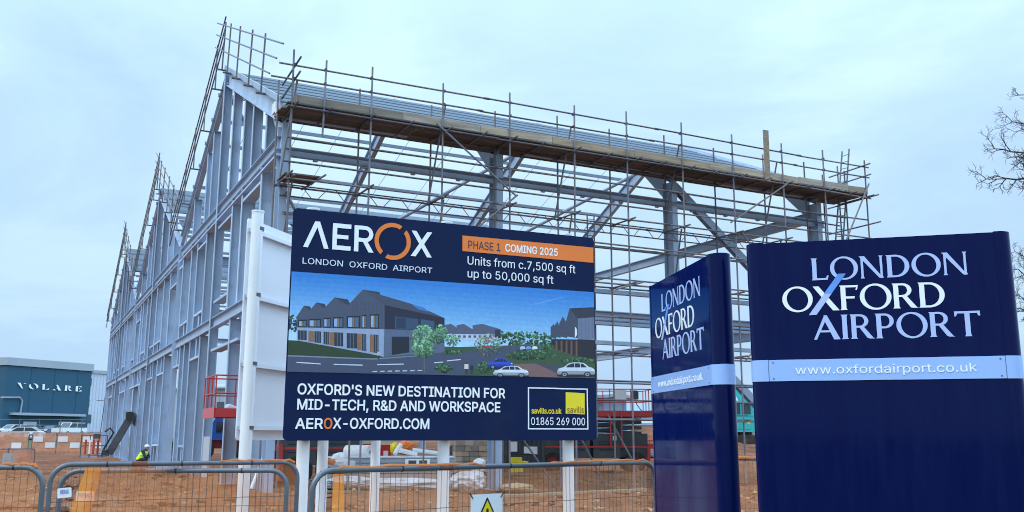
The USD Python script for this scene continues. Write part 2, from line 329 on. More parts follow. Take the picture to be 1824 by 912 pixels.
cl = MB()
for _ in range(1100):
    y = 14.5 + 22 * rng.random() ** 1.4; x = rng.uniform(-.58, .3) * y; r = .03 + .13 * rng.random() ** 3
    v = ico.vertices * (1 + .3 * nrg.standard_normal((len(ico.vertices), 1))) * r * np.array([1.3, 1, .6]); cl.add(v + [x, y, gz(x, y)], ico.faces)
cl.build('clay_clods', 'clay', None, False, label='clods of churned orange brown clay on the ground', cat='clods', kind='stuff')

# ---------------------------------------------------------------- the steel frame building
BO = np.array([-6.196, 24.657, 0.0]); BRZ = math.degrees(math.atan2(.455, .8905))
BU = np.array([math.cos(math.radians(BRZ)), math.sin(math.radians(BRZ)), 0]); BV = np.array([-BU[1], BU[0], 0])
def front(x, y, v=0.0):
    P = atp(x, y, BO + BV * v, BV) - BO; return P @ BU, P[2]
L, W = 6.545, 19.33
EAVE, RIDGE = 10.55, 15.0
SL = (RIDGE - EAVE) / (W / 2)
def roof_z(v):
    t = v % W; t = min(t, W - t); return EAVE + SL * t
bld = thing('steel_frame_building', 'unfinished grey steel frame with three gables and one clad roof slope', 'building', BO, BRZ)
def part(name, m, f, parent=None):
    mb = MB(); f(mb); return mb.build(name, m, parent or bld)
US = [0, L, 2 * L, 3 * L]
for i, u in enumerate(US):                                   # main columns along the eaves and valleys
    for k in range(4):
        v = W * k
        vv = v + (.27 if k == 0 else -.27 if k == 3 else 0)
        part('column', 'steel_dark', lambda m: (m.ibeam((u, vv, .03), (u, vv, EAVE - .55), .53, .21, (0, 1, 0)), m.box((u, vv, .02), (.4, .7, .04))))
part('base_wrap', 'paper', lambda m: m.box((-.05, W / 2 - .29, .75), (.2, .02, 1.5)))
for k in range(3):
    v = W * (k + .5)
    part('ridge_column', 'steel_dark', lambda m: m.ibeam((.0, v, .03), (.0, v, RIDGE - .1), .30, .2, (1, 0, 0)))
# rafters
for u in US:
    for k in range(3):
        a, b, c = W * k, W * (k + .5), W * (k + 1)
        dz = .33
        for p, q2 in (((u, a + .02, EAVE - dz), (u, b - .01, RIDGE - dz)), ((u, b + .01, RIDGE - dz), (u, c - .02, EAVE - dz))):
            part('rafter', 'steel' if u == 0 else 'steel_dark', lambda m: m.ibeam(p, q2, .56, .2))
        # haunches under the rafters at the columns
        for s, vv in ((1, a + (.5 if k == 0 else .27)), (-1, c - (.5 if k == 2 else .27))):
            tri = Polygon([(0, 0), (s * 1.5, 1.5 * SL), (0, -.75)])
            zz0 = EAVE - .64 + SL * (.5 if (k == 0 and s > 0) or (k == 2 and s < 0) else .27)
            part('haunch', 'steel_dark', lambda m: m.prism(tri, .03, (u + .015, vv, zz0), (0, 1, 0), (0, 0, 1)))
# purlins and roof trays
for k in range(3):
    for side in (0, 1):
        if k == 0 and side == 0: continue
        for t in (.6, 1.9, 3.2, 4.5, 5.8, 7.1, 8.4):
            v = W * k + (t if side == 0 else W - t)
            part('purlin', 'purlin', lambda m: (m.bar((-.15, v, roof_z(v) - .02), (3 * L + .3, v, roof_z(v) - .02), .15, .015), m.bar((-.15, v + .03, roof_z(v) + .05), (3 * L + .3, v + .03, roof_z(v) + .05), .012, .06), m.bar((-.15, v - .03, roof_z(v) - .095), (3 * L + .3, v - .03, roof_z(v) - .095), .012, .06)))
def tray(v0, v1, u0, u1, lift):
    z0, z1 = roof_z(v0 + 1e-6) - .02 + lift, roof_z(v1 - 1e-6) - .02 + lift
    def f(m):
        m.bar((u0, (v0 + v1) / 2, (z0 + z1) / 2), (u1, (v0 + v1) / 2, (z0 + z1) / 2), .03, math.hypot(v1 - v0, z1 - z0) - .01, (0, -SL, 1))
        m.bar((u0, v0 + .05, z0 + .035), (u1, v0 + .05, z0 + .035), .05, .05, (0, -SL, 1))
    part('roof_tray', 'roof', f)
part('verge_trim', 'steel', lambda m: m.bar((3 * L + .58, 0.05, EAVE + .0), (3 * L + .58, W / 2 - .8, RIDGE - .32), .2, .05))
NT = 7
for j in range(NT):
    v0 = .05 + (W / 2 - .85) * j / NT; v1 = .05 + (W / 2 - .85) * (j + 1) / NT
    for a, b in ((-.12, 2.5 * L * .4), (2.5 * L * .4 + .01, 2 * L), (2 * L + .01, 3 * L + .55)):
        tray(v0, v1, a, b, .002 * (j % 2))
for k in (1, 2):
    for j in (3, 4, 5, 6):
        v0 = W * k + W / 2 * j / NT
        tray(v0, v0 + W / 2 / NT, -.1, 3 * L + .3, 0)
part('verge_trim', 'steel', lambda m: m.bar((-.16, 0.2, EAVE + .06 + SL * .2), (-.16, W / 2, RIDGE + .06), .17, .05))
part('eaves_gutter', 'steel_dark', lambda m: m.box((1.5 * L, .15, EAVE - .28), (3 * L, .34, .2)))
part('gutter_bracket', 'panel_white', lambda m: (m.box((-.25, .3, EAVE - .1), (.12, .35, .3)), m.box((-.28, -.02, EAVE - .3), (.06, .2, .2))))
# rails of the gable wall and of the front
def rail(m, p, q2, h=.38, b=.22): m.ibeam(p, q2, h, b)
for z in (5.42, 9.52):
    for k in range(3):
        for a, b in ((W * k + .35, W * (k + .5) - .12), (W * (k + .5) + .12, W * (k + 1) - .35)):
            part('wall_rail', 'steel_dark', lambda m: rail(m, (-.03, a, z), (-.03, b, z)))
            if z > 9: part('wall_rail', 'steel', lambda m: m.bar((-.02, a, z - .36), (-.02, b, z - .36), .05, .26))
for z in (5.42, 9.5):                                        # far gable and valley lines
    part('wall_rail', 'steel', lambda m: rail(m, (3 * L, .6, z), (3 * L, W * 3, z)))
for i in range(3):
    u0, u1 = US[i] + .12, US[i + 1] - .12
    part('front_rail', 'steel_dark', lambda m: rail(m, (u0, .2, 9.22), (u1 + (.5 if i == 2 else 0), .2, 9.22), .24, .2))
    part('front_rail', 'steel_dark', lambda m: rail(m, (u0, .2, 5.2), (u1, .2, 5.2), .44, .22))
    part('front_rail', 'steel_dark', lambda m: m.bar((u0, .2, 4.42), (u1, .2, 4.42), .12, .2))
    part('front_rail', 'steel_dark', lambda m: m.bar((u0, .2, 6.05), (u1, .2, 6.05), .13, .2))
for u in np.arange(.9, 19.5, 1.45):                          # cleats under the eaves beam
    part('cleat', 'purlin', lambda m: m.box((u, .2, 9.07), (.12, .1, .06)))
for k in (1, 2, 3):
    part('valley_beam', 'steel', lambda m: m.ibeam((.12, W * k, EAVE - 1.1), (3 * L, W * k, EAVE - 1.1), .4, .2))
# posts of the gable wall
def post(v, z0, z1, d=.42, w=.16): part('gable_post', 'steel', lambda m: (m.ibeam((.1, v, z0), (.1, v, z1), d, w, (1, 0, 0)), m.box((.1, v, z0 + .01), (d + .05, w + .05, .02)), m.box((.1, v, z1 - .01), (d + .05, w + .05, .02))))
for v in (2.4, 4.43, 5.9, 8.06, 12.0, 13.2, 16.0, 21.9, 24.1, 26.8, 31.2, 33.0, 35.8, 42.8, 44.9, 46.7, 50.2, 52.5, 55.5):
    post(v, 9.73, roof_z(v) - .66, .30)
tier2 = [2.4, 5.2, 6.8, 11.8, 13.9, 15.45, 17.8, 21.75, 24.1, 26.8, 31., 33.2, 34.5, 36.9, 42.8, 44.8, 46.8, 50.2, 51.7, 54, 56]
tier1 = [2.2, 6.08, 11.9, 14.3, 15.8, 17.0, 22.1, 24.65, 26.4, 32.05, 32.7, 35.6, 41.1, 45, 51, 54.5]
for v in tier2: post(v, 5.63, 9.3)
for v in tier1: post(v, .05, 5.22)
def flat(v0, v1, z, h=.09): part('window_rail', 'steel', lambda m: m.bar((.08, v0, z), (.08, v1, z), h, .36))
for v0, v1, z in ((6.8, 9.55, 6.17), (11.8, 13.9, 6.17), (15.45, 17.8, 6.17), (24.1, 26.8, 6.12), (26.8, 28.9, 6.12), (31, 33.2, 6.12), (36.9, 38.5, 6.12), (42.8, 44.8, 6.1), (46.8, 48.2, 6.1), (50.2, 51.7, 6.1),
                  (19.5, 21.75, 8.33), (34.5, 36.9, 8.3), (2.4, 5.2, 8.9), (6.8, 9.5, 8.85), (11.8, 13.9, 8.85), (17.8, 19.1, 8.85),
                  (4.6, 6.08, 4.46), (6.08, 9.5, 4.46), (11.9, 14.3, 4.46), (17, 19.1, 4.46), (22.1, 24.65, 4.43), (26.4, 28.9, 4.43), (32.05, 38.4, 4.37), (41.1, 45, 4.36), (51, 54.5, 4.36),
                  (14.3, 15.8, 1.12), (22.1, 24.65, 1.08), (41.1, 45, 1.0)):
    flat(v0 + .1, v1 - .1, z)
for v, z0, z1 in ((13, 4.5, 5.2), (18, 4.5, 5.2), (23.4, 4.5, 5.2), (27.7, 4.5, 5.2), (34, 4.4, 5.2), (37, 4.4, 5.2), (12.8, 5.6, 6.1), (16.6, 5.6, 6.1), (25.4, 5.6, 6.1), (22.9, .1, 1.05), (24, .1, 1.05), (15.05, .1, 1.05)):
    post(v, z0, z1, .34)
# bracing
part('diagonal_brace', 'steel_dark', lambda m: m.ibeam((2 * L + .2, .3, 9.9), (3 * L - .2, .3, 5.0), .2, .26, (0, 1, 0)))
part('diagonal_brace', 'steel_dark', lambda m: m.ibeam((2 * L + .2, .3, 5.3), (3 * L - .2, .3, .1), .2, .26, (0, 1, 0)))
for p, q2 in (((2 * L, W / 2 + .4, RIDGE - .9), (L, W - .3, EAVE - .75)), ((3 * L, W / 2 + .4, RIDGE - .9), (2 * L, W - .3, EAVE - .75)), ((0.1, W / 2 + .3, RIDGE - .9), (L, W - .3, EAVE - .75))):
    part('tube_brace', 'steel_dark', lambda m: m.tube(p, q2, .085, 10))
for u in (1.6, 3.6, 5.2, 8.2, 10.2, 11.8, 14.6, 16.6, 18.2):   # thin sag rods between the purlins
    part('sag_rod', 'steel_dark', lambda m: m.tube((u, W / 2 + .3, RIDGE - .18), (u - 1.1, W - .4, EAVE - .0), .012, 5))
# ---------------------------------------------------------------- front scaffold
scf = thing('scaffold', 'tube scaffold with a boarded walkway along the eaves of the steel frame', 'scaffold', BO, BRZ)
VO, VI = -1.05, -.16
TR = .0275
SU = [-.1, .75, 2.05, 4.23, 6.36, 8.54, 10.5, 12.61, 14.74, 16.93, 18.91, 20.91]
def sp(name, f, m='tube'): return part(name, m, f, scf)
def lean(): return rng.uniform(-.04, .04)
def g_local(u, v): P = BO + BU * u + BV * v; return gz(P[0], P[1])
for u in SU:
    top = 11.62 + rng.uniform(-.12, .08)
    z0 = g_local(u, VO); st_ = sp('standard', lambda m: m.tube((u + lean(), VO, z0 if u != .75 else 9.4), (u + lean(), VO, top), TR))
    if u != .75:
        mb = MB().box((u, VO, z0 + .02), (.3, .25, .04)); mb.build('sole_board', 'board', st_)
for u in SU[2:]:
    z0 = g_local(u - .05, VI)
    sp('standard', lambda m: m.tube((u - .05 + lean(), VI, z0), (u - .05 + lean(), VI, 11.32 + rng.uniform(-.2, .25)), TR))
sp('standard', lambda m: m.tube((-.3, VI, 0), (-.3, VI, 11.1), TR))
LIFTS = (2.0, 4.02, 6.1, 8.12, 10.08)
def run(v, z, u0=-.25, u1=21.1, name='ledger'):             # a line of 6 m tubes with slight kinks
    u = u0; zz = z
    while u < u1 - .1:
        w = min(u + 6.1, u1); za, zb = zz + rng.uniform(-.02, .02), z + rng.uniform(-.025, .025)
        t = sp(name, lambda m: m.tube((u, v, za), (w, v, zb), TR))
        if w < u1: MB().tube((w - .09, v, zb), (w + .09, v, zb), .034, 6).build('sleeve_coupler', 'coupler', t)
        u = w; zz = zb
for z in LIFTS:
    run(VO - .05, z); run(VI + .05, z + .02, -.3, 19.4)
for z in (3.1, 7.18, 9.25): run(VO + .05, z, -.2, 21.0, 'guard_rail')
run(VO + .05, 10.88, -.7, 21.2, 'guard_rail'); run(VO + .05, 11.0 + .28, -.5, 21.2, 'guard_rail')
run(VI + .1, 9.55, .1, 20.9); run(VI + .1, 7.45, 0, 20); run(VI + .1, 3.2, .1, 19.5); run(VI + .1, 5.1, 6, 20.5); run(VO - .05, 5.05, 4, 20.9); run(VO - .05, 7.3, 8.3, 21); run(VO - .05, 8.56, -.3, 21); run(VI + .05, 9.2, 0, 20.5); run(VO + .02, 2.6, 0, 20.9); run(VI, 6.4, 0, 20.5)
for z in LIFTS[:4]:
    for u in SU:
        if u == .75: continue
        sp('transom', lambda m: m.tube((u + .06, VO - .22 - .1 * rng.random(), z + .05), (u + .03, VI + .22 + .1 * rng.random(), z + .05), TR))
u = -.05
while u < 21:
    sp('transom', lambda m: m.tube((u, VO - .28 - .12 * rng.random(), 10.13), (u + rng.uniform(-.05, .05), .3, 10.13), TR)); u += rng.uniform(.9, 1.2)
for z in LIFTS:                                              # couplers where tubes cross
    c = MB()
    for u in SU:
        if u != .75: c.box((u, VO - .02, z), (.065, .1, .065))
        if u > 1: c.box((u - .05, VI + .02, z), (.065, .1, .065))
    c.build('couplers', 'coupler', scf, kind='stuff')
c = MB()
for u in SU:
    for z in (10.88, 11.28): c.box((u, VO + .02, z), (.06, .1, .065))
c.build('couplers', 'coupler', scf, kind='stuff')
# walkway boards (225 x 38 mm) and toe boards
nb = 7
for j in range(nb):
    u = -.15 - .2 * rng.random(); v = VO + .08 + .232 * j
    while u < 20.7:
        w = min(u + 3.9, 20.95); dz = rng.uniform(0, .012)
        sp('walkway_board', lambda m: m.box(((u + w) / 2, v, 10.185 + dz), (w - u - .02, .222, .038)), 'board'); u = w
u = .0
while u < 20.7:
    w = min(u + rng.choice([2.4, 3.0, 3.9]), 20.98); dz = rng.uniform(-.03, .03)
    sp('toe_board', lambda m: m.bar((u + .01, VO + .045 + .01 * rng.random(), 10.345 + dz), (w - .01, VO + .045, 10.345 + rng.uniform(-.03, .03)), .225, .038), 'timber'); u = w
sp('toe_board', lambda m: m.bar((.0, VO, 10.345), (-.05, .3, 10.345), .225, .038), 'timber')
sp('toe_board', lambda m: m.bar((21., VO, 10.345), (21., .3, 10.345), .225, .038), 'timber')
# hop-up platform near the corner
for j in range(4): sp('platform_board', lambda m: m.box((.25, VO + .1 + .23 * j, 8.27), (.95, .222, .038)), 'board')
sp('transom', lambda m: m.tube((.72, VO - .5, 8.2), (.55, .2, 8.2), TR)); sp('transom', lambda m: m.tube((-.15, VO - .5, 8.2), (-.2, .2, 8.2), TR))
# lattice beam
def lattice(m):
    m.tube((-.1, VI + .16, 8.24), (20.4, VI + .16, 8.24), .022); m.tube((-.1, VI + .16, 7.92), (20.4, VI + .16, 7.92), .022)
    u = 0
    while u < 20: m.tube((u, VI + .16, 7.92), (u + .28, VI + .16, 8.24), .012, 5); m.tube((u + .5, VI + .16, 8.24), (u + .78, VI + .16, 7.92), .012, 5); u += .95
sp('lattice_beam', lattice)
for a, b in (((3.96, 10.24), (6.5, 8.42)), ((6.55, 8.45), (5.1, 7.2)), ((14.47, 8.46), (17.2, 10.2)), ((10.9, 6.2), (9.9, 5.9)), ((14.9, 8.2), (16.6, 6.3)), ((19.63, 8.3), (21.0, 10.6)), ((17.4, 4.1), (19, 6.1)), ((14.8, 3.9), (16.3, 5.3))):
    sp('diagonal_brace', lambda m: m.tube((a[0], VO - .1, a[1]), (b[0], VO - .1, b[1]), TR))
for u in (4.3, 8.5, 12.6, 16.8, 0.0):                        # raking ties between the two rows
    sp('raking_tube', lambda m: m.tube((u + .02, VO + .12, 10.9), (u - .2, VI - .1, 8.1), TR))
    sp('raking_tube', lambda m: m.tube((u, VO + .1, 8.1), (u - .25, VI - .08, 4.1), TR))
for z in (10.88, 11.28):                                     # end rails across the walkway
    sp('end_rail', lambda m: m.tube((20.85, VO - .35, z), (20.85, .6, z - .03), TR)); sp('end_rail', lambda m: m.tube((-.05, VO - .45, z + .05), (-.05, .5, z - .05), TR))
for z in (10.1, 9.1): sp('end_rail', lambda m: m.tube((21.0, VO - .5, z), (21.0, .9, z), TR))
sp('standard', lambda m: m.tube((20.9, .2, 8), (20.9, .2, 11.6), TR)); sp('standard', lambda m: m.tube((20.2, .3, 8), (20.2, .3, 11.2), TR))
for P0, P1, z0 in (((6.9, .0, 2.0), (8.1, -.6, .05), 0), ((9.0, -.2, 1.8), (9.6, -.9, .05), 0), ((10.4, .2, 2.2), (11.2, -.7, 0), 0)):
    sp('raking_tube', lambda m: m.tube(P0, P1, TR))
lz = front(1062, 560, .3); lad2 = thing('ladder', 'upright ladder inside the frame beside the right edge of the navy board', 'ladder', BO, BRZ)
for du in (-.13, .13): part('side_rail', 'tube', lambda m: m.tube((lz[0] + du, .55, 1.5), (lz[0] + du, .55, 8.6), .022, 6), lad2)
for k in range(26): part('rung', 'tube', lambda m: m.tube((lz[0] - .13, .55, 1.7 + .27 * k), (lz[0] + .13, .55, 1.7 + .27 * k), .012, 5), lad2)
# ladder, plank and bags on the walkway
lad = thing('ladder', 'metal ladder rising above the right end of the scaffold walkway', 'ladder', BO, BRZ)
A0, A1, B0, B1 = np.array([19.85, -.45, 8.3]), np.array([20.78, -.2, 12.05]), np.array([20.22, -.45, 8.3]), np.array([21.15, -.2, 12.2])
part('side_rail', 'galv', lambda m: m.tube(A0, A1, .03, 6), lad); part('side_rail', 'galv', lambda m: m.tube(B0, B1, .03, 6), lad)
for k in range(14):
    t = .03 + k / 14.2
    part('rung', 'galv', lambda m: m.tube(A0 + (A1 - A0) * t, B0 + (B1 - B0) * t, .015, 6), lad)
plk = MB().bar((16.22, VO - .03, 10.1), (16.18, VO - .1, 11.9), .225, .04, (1, 0, 0))
v, f = plk.mesh(); v = BO + v[:, :1] * BU + v[:, 1:2] * BV + v[:, 2:] * [0, 0, 1]
MB().add(v, f).build('upright_plank', 'timber', None, label='pale timber plank standing upright against the scaffold guard rail', cat='upright plank')
tb = thing('red_gate_clips', 'red loading gate frame at the right end of the walkway', 'gate', BO + BU * 20.1 + BV * -.1 + np.array([0, 0, 10.2]), BRZ)
part('frame', 'red', lambda m: (m.tube((-.6, 0, 0), (-.6, 0, .5), .015, 6), m.tube((.5, 0, 0), (.5, 0, .45), .015, 6), m.tube((-.6, 0, .5), (.5, 0, .45), .015, 6), m.tube((-.6, 0, .25), (.5, 0, .2), .015, 6)), tb)
# ---------------------------------------------------------------- edge protection along the gable slopes
nm = ('nearest', 'middle', 'farthest')
for k in range(3):
    for side in (0, 1):
        a = thing('roof_edge_guard', '%s guard rails along the %s slope of the %s gable' % ('short three tube' if side == 0 else 'long steep', 'front' if side == 0 else 'back', nm[k]), 'guard rail', BO, BRZ)
        ridge_v = W * (k + .5)
        s = -1 if side == 0 else 1
        vz = lambda d, hh: (-.32, ridge_v + s * d - .13 * hh * (1 if side == 0 else -.1), RIDGE + .15 - SL * d + hh)
        for d in (.35, 1.5, 3.4, 5.6, 7.6) if side == 0 else (1.0, 3.2, 5.4, 7.6, 9.4):
            part('post', 'tube', lambda m: m.tube(vz(d, -.2), vz(d, 1.62), TR), a)
            part('bracket', 'coupler', lambda m: m.bar(np.array(vz(d, -.18)) + [-.15, 0, 0], np.array(vz(d, -.18)) + [.3, 0, 0], .05, .05), a)
        d0, d1 = (-1.6, 9.3) if side == 0 else (-.5, 11.6)
        for hh in (.52, 1.02, 1.48):
            q0, q1 = vz(d0, hh), vz(d1 - (1 - hh) * 1.5 * (side == 0), hh)
            part('guard_rail', 'tube', lambda m: m.tube(q0, q1, TR), a)

# ---------------------------------------------------------------- lettering
def slab(poly, name, m, parent, O, X, Y, depth=.003): return MB().prism(poly, depth, O, X, Y).build(name, m, parent)
def text_on(text, O, X, Z, n, x0, x1, z0, cap, name, m, parent, bold=False, depth=.003):
    """Lettering between x0 and x1 on the plane O + x X + z Z, facing n."""
    t = meshkit.text_mesh(text, cap, depth, bold); v = np.array(t.vertices); lo, hi = t.bounds
    sx = (x1 - x0) / (hi[0] - lo[0])
    P = np.asarray(O) + (x0 + (v[:, :1] - lo[0]) * sx) * X + (z0 + v[:, 1:2]) * Z + v[:, 2:] * n
    parts_ = sorted(trimesh.graph.connected_components(t.face_adjacency, min_len=1, nodes=np.arange(len(t.faces))), key=lambda c: v[t.faces[c].ravel(), 0].min())
    words, end = [], -9
    for c in parts_:                                  # one piece per word
        a, b = v[t.faces[c].ravel(), 0].min(), v[t.faces[c].ravel(), 0].max()
        if not words or a - end > cap * .27: words.append([])
        words[-1].append(c); end = max(end, b)
    for w in words: r = MB().add(P, t.faces[np.concatenate(w)]).build(name, m, parent)
    return r
def ell(cx, cy, rx, ry, n=40): return affinity.scale(Point(cx, cy).buffer(1, n // 4), rx, ry)
def stem(x, w, y0=0., y1=1., s=.035):
    return Polygon([(x - s, y0), (x + w + s, y0), (x + w, y0 + .07), (x + w, y1 - .07), (x + w + s, y1), (x - s, y1), (x, y1 - .07), (x, y0 + .07)])
def quad(*p): return Polygon(p)
T1, T2 = .165, .085
def glyph(c):
    if c == 'L': return unary_union([stem(.04, T1), quad((.04, 0), (.6, 0), (.64, .2), (.59, .2), (.54, .085), (.04, .085))]), .66
    if c == 'O':
        o = ell(.52, .5, .52, .53); i = affinity.rotate(ell(.52, .5, .52 - T1 * .95, .53 - .075), 8); return o.difference(i), 1.04
    if c == 'N': return unary_union([stem(.06, T2), stem(.76, T2), quad((.0, 1), (.2, 1), (.845, 0), (.77, -.02), (.7, .02))]), .92
    if c == 'D':
        o = unary_union([sbox(.1, 0, .35, 1), ell(.35, .5, .5, .5).intersection(sbox(.35, -1, 2, 2))]); i = unary_union([sbox(.05 + T1, .08, .35, .92), ell(.35, .5, .5 - T1, .42).intersection(sbox(.35, -1, 2, 2))])
        return unary_union([o.difference(i), stem(.05, T1)]), .88
    if c == 'X': return unary_union([quad((.0, 1), (.2, 1), (.86, 0), (.64, 0))]), .86
    if c == 'F': return unary_union([stem(.05, T1), quad((.05, .915), (.58, .915), (.55, .8), (.6, .8), (.64, 1), (.05, 1)), quad((.1, .46), (.5, .46), (.52, .55), (.1, .55))]), .66
    if c == 'R':
        o = unary_union([sbox(.1, .45, .34, 1), ell(.34, .725, .3, .275).intersection(sbox(.34, -1, 2, 2))]); i = unary_union([sbox(.1, .53, .34, .92), ell(.34, .725, .3 - .14, .195).intersection(sbox(.34, -1, 2, 2))])
        return unary_union([o.difference(i), stem(.05, T1), quad((.3, .5), (.45, .52), (.78, .03), (.84, 0), (.66, 0), (.58, .03))]), .82
    if c == 'P':
        o = unary_union([sbox(.1, .4, .34, 1), ell(.34, .7, .3, .3).intersection(sbox(.34, -1, 2, 2))]); i = unary_union([sbox(.1, .48, .34, .92), ell(.34, .7, .3 - .14, .22).intersection(sbox(.34, -1, 2, 2))])
        return unary_union([o.difference(i), stem(.05, T1)]), .68
    if c == 'A': return unary_union([quad((.0, 0), (.1, 0), (.45, .82), (.4, 1)), quad((.38, 1), (.49, 1), (.92, 0), (.7, 0), (.4, .78)), sbox(.17, .3, .72, .38)]), .92
    if c == 'I': return stem(.05, T1), .27
    if c == 'T': return unary_union([stem(.33, T1, 0, 1, .03), quad((0, .8), (.05, .8), (.1, .915), (.74, .915), (.79, .8), (.84, .82), (.84, 1), (0, 1))]), .84
def word(chars, gap=.06):
    x = 0; out = []
    for c in chars:
        if c == ' ': x += .4; continue
        g, w = glyph(c); out.append(affinity.translate(g, x, 0)); x += w + gap
    return out, x - gap
def word_on(chars, O, X, Z, n, x0, x1, z0, cap, m, parent, gap=.06, names=True):
    gl, w = word(chars, gap); s = (x1 - x0) / w
    for c, g in zip(chars, gl):
        g = affinity.affine_transform(g, [s, 0, 0, cap, 0, 0])
        slab(g, 'letter', m, parent, np.asarray(O) + X * x0 + Z * z0, X, Z)

ZV = np.array([0., 0, 1.])
# ---------------------------------------------------------------- the two navy totem signs
def totem(P0, P1, label):
    """Curved-ended sign panel; P0 is its left end as read, P1 its right end (ground plan)."""
    P0 = np.array([*P0, 0.]); P1 = np.array([*P1, 0.]); X = (P1 - P0); Wd = np.linalg.norm(X); X /= Wd
    n = np.cross(X, ZV); Th = .16; zb = gz(*P0[:2]) - .1
    t = thing('totem_sign', label, 'sign')
    O = P0.copy()
    def plan(x0, x1, th):       # outline with elliptic ends
        r = .085
        p = unary_union([sbox(x0 + r, -th / 2, x1 - r, th / 2), ell(x0 + r, 0, r, th / 2), ell(x1 - r, 0, r, th / 2)]); return p
    Q = -n                       # depth direction
    def body(x0, x1, z0, z1, th, name, m, shape=None):
        poly = shape if shape is not None else plan(x0, x1, th)
        mb = MB(); tr = trimesh.creation.extrude_polygon(poly, z1 - z0)
        v = tr.vertices; mb.add(O + v[:, :1] * X + v[:, 1:2] * Q + (v[:, 2:] + z0) * ZV, tr.faces); return mb.build(name, m, t, 35)
    full = plan(0, Wd, Th)
    ends = full.difference(sbox(.105, -1, Wd - .105, 1))
    mid = sbox(.1045, -Th / 2 + .003, Wd - .1045, Th / 2 - .003)
    for e in geoms(ends): body(0, 0, zb, 2.8, 0, 'end_cap', 'navy', e)
    body(0, 0, zb, 2.795, 0, 'face_panel', 'navy', mid)
    band = full.buffer(.004).difference(sbox(.105, -1, Wd - .105, 1))
    for e in geoms(band): body(0, 0, 1.893, 2.030, 0, 'end_band', 'trim_blue', e)
    F = O + n * (Th / 2 - .004)
    MB().box(F + X * Wd / 2 + ZV * 1.9615 - n * .004, (Wd - .216, .02, .135), R=np.stack([X, -n, ZV], 1)).build('face_band', 'trim_blue', t)
    for sx in (.135, Wd - .135):
        for z in (1.91, 2.012): MB().tube(F + X * sx + ZV * z, F + X * sx + ZV * z + n * .009, .005, 8).build('screw', 'galv', t)
    F2 = F - n * .0006
    word_on('LONDON', F2, X, ZV, n, .402, 1.335, 2.537, .143, 'letter_blue', t, .05)
    word_on('OXFORD', F2, X, ZV, n, .213, 1.19, 2.338, .158, 'letter_white', t, .02)
    word_on('AIRPORT', F2, X, ZV, n, .395, 1.375, 2.153, .155, 'letter_blue', t, .04)
    slab(quad((.565, 2.572), (.612, 2.572), (.418, 2.312), (.372, 2.312)), 'slash', 'letter_blue', t, F2 + n * .0015, X, ZV)
    slab(quad((.565, 2.5725), (.612, 2.5725), (.52, 2.449), (.473, 2.449)), 'slash_upper', 'slash_blue', t, F2 + n * .003, X, ZV)
    text_on('www.oxfordairport.co.uk', F + n * .006, X, ZV, n, .27, 1.33, 1.937, .052, 'web_address', 'letter_white', t)
    return t
totem((1.568, 6.168), (3.11, 5.749), 'large navy airport totem sign facing the camera at the right')
totem((1.235, 7.985), (1.462, 6.405), 'navy airport totem sign seen edge-on behind the left end of the larger one')

# ---------------------------------------------------------------- the two boards of the V-shaped hoarding
SA = np.array([-2.392, 10.0, 0.]); SB = np.array([1.03, 11.583, 0.]); SX = SB - SA; SW = np.linalg.norm(SX); SX /= SW; SN = np.cross(SX, ZV)
Z0, Z1 = 1.494, 3.996
hb = thing('development_board', 'large navy hoarding board advertising new units on white posts', 'sign')
def rbox(x0, y0, x1, y1, r): return sbox(x0 + r, y0 + r, x1 - r, y1 - r).buffer(r, 6)
MB().prism(rbox(0, Z0, SW, Z1, .05), .012, SA - SN * .014, SX, ZV).build('board', 'navy_board', hb)
def spt(x, y): P = atp(x, y, SA, SN) - SA; return float(P @ SX), float(P[2])
z1 = lambda x, y: spt(500 + x / 3.145, 360 + y / 3.145)
z2 = lambda x, y: spt(500 + x / 3.145, 580 + y / 3.145)
FO = SA + SN * .0
def stext(text, f, p0, p1, cap, m, bold=False, name='lettering'):
    a, b = f(*p0), f(*p1); c = f(p0[0], p0[1] - cap)
    return text_on(text, FO - SN * .0015, SX, ZV, SN, a[0], b[0], (a[1] + b[1]) / 2, abs(c[1] - a[1]), name, m, hb, bold)
def spoly(f, pts, m, name, lift=0.0): return slab(Polygon([f(*p) for p in pts]), name, m, hb, FO + SN * (lift - .0015), SX, ZV)
# AEROX wordmark
x0, zb_ = z1(127, 250); x9, ztp = z1(848, 170)
zb_ = (z1(127, 250)[1] + z1(846, 312)[1]) / 2; zt_ = (z1(205, 108)[1] + z1(820, 168)[1]) / 2; H = zt_ - zb_
def lx(px, py=210): return z1(px, py)[0]
w_ = .165 * H
def letter(poly): slab(poly, 'logo_letter', 'letter_white', hb, FO - SN * .0015, SX, ZV)
a0, a1, am = lx(127), lx(270), lx(203)
letter(quad((a0, zb_), (a0 + w_ * 1.05, zb_), (am + w_ * .02, zt_ - H * .22), (a1 - w_ * 1.05, zb_), (a1, zb_), (am + w_ * .55, zt_), (am - w_ * .55, zt_)))
e0, e1 = lx(290), lx(393)
letter(unary_union([sbox(e0, zb_, e0 + w_, zt_), sbox(e0, zb_, e1, zb_ + w_), sbox(e0, zt_ - w_, e1, zt_), sbox(e0, zb_ + H / 2 - w_ * .45, e1 - .1 * H, zb_ + H / 2 + w_ * .45)]))
r0, r1 = lx(412), lx(522)
rr = H * .31; bw = (r1 - r0) * .55
bowl = unary_union([sbox(r0, zt_ - 2 * rr, r0 + bw, zt_), ell(r0 + bw, zt_ - rr, rr, rr)]).difference(unary_union([sbox(r0, zt_ - 2 * rr + w_ * .9, r0 + bw, zt_ - w_ * .9), ell(r0 + bw, zt_ - rr, rr - w_ * .95, rr - w_ * .9)]))
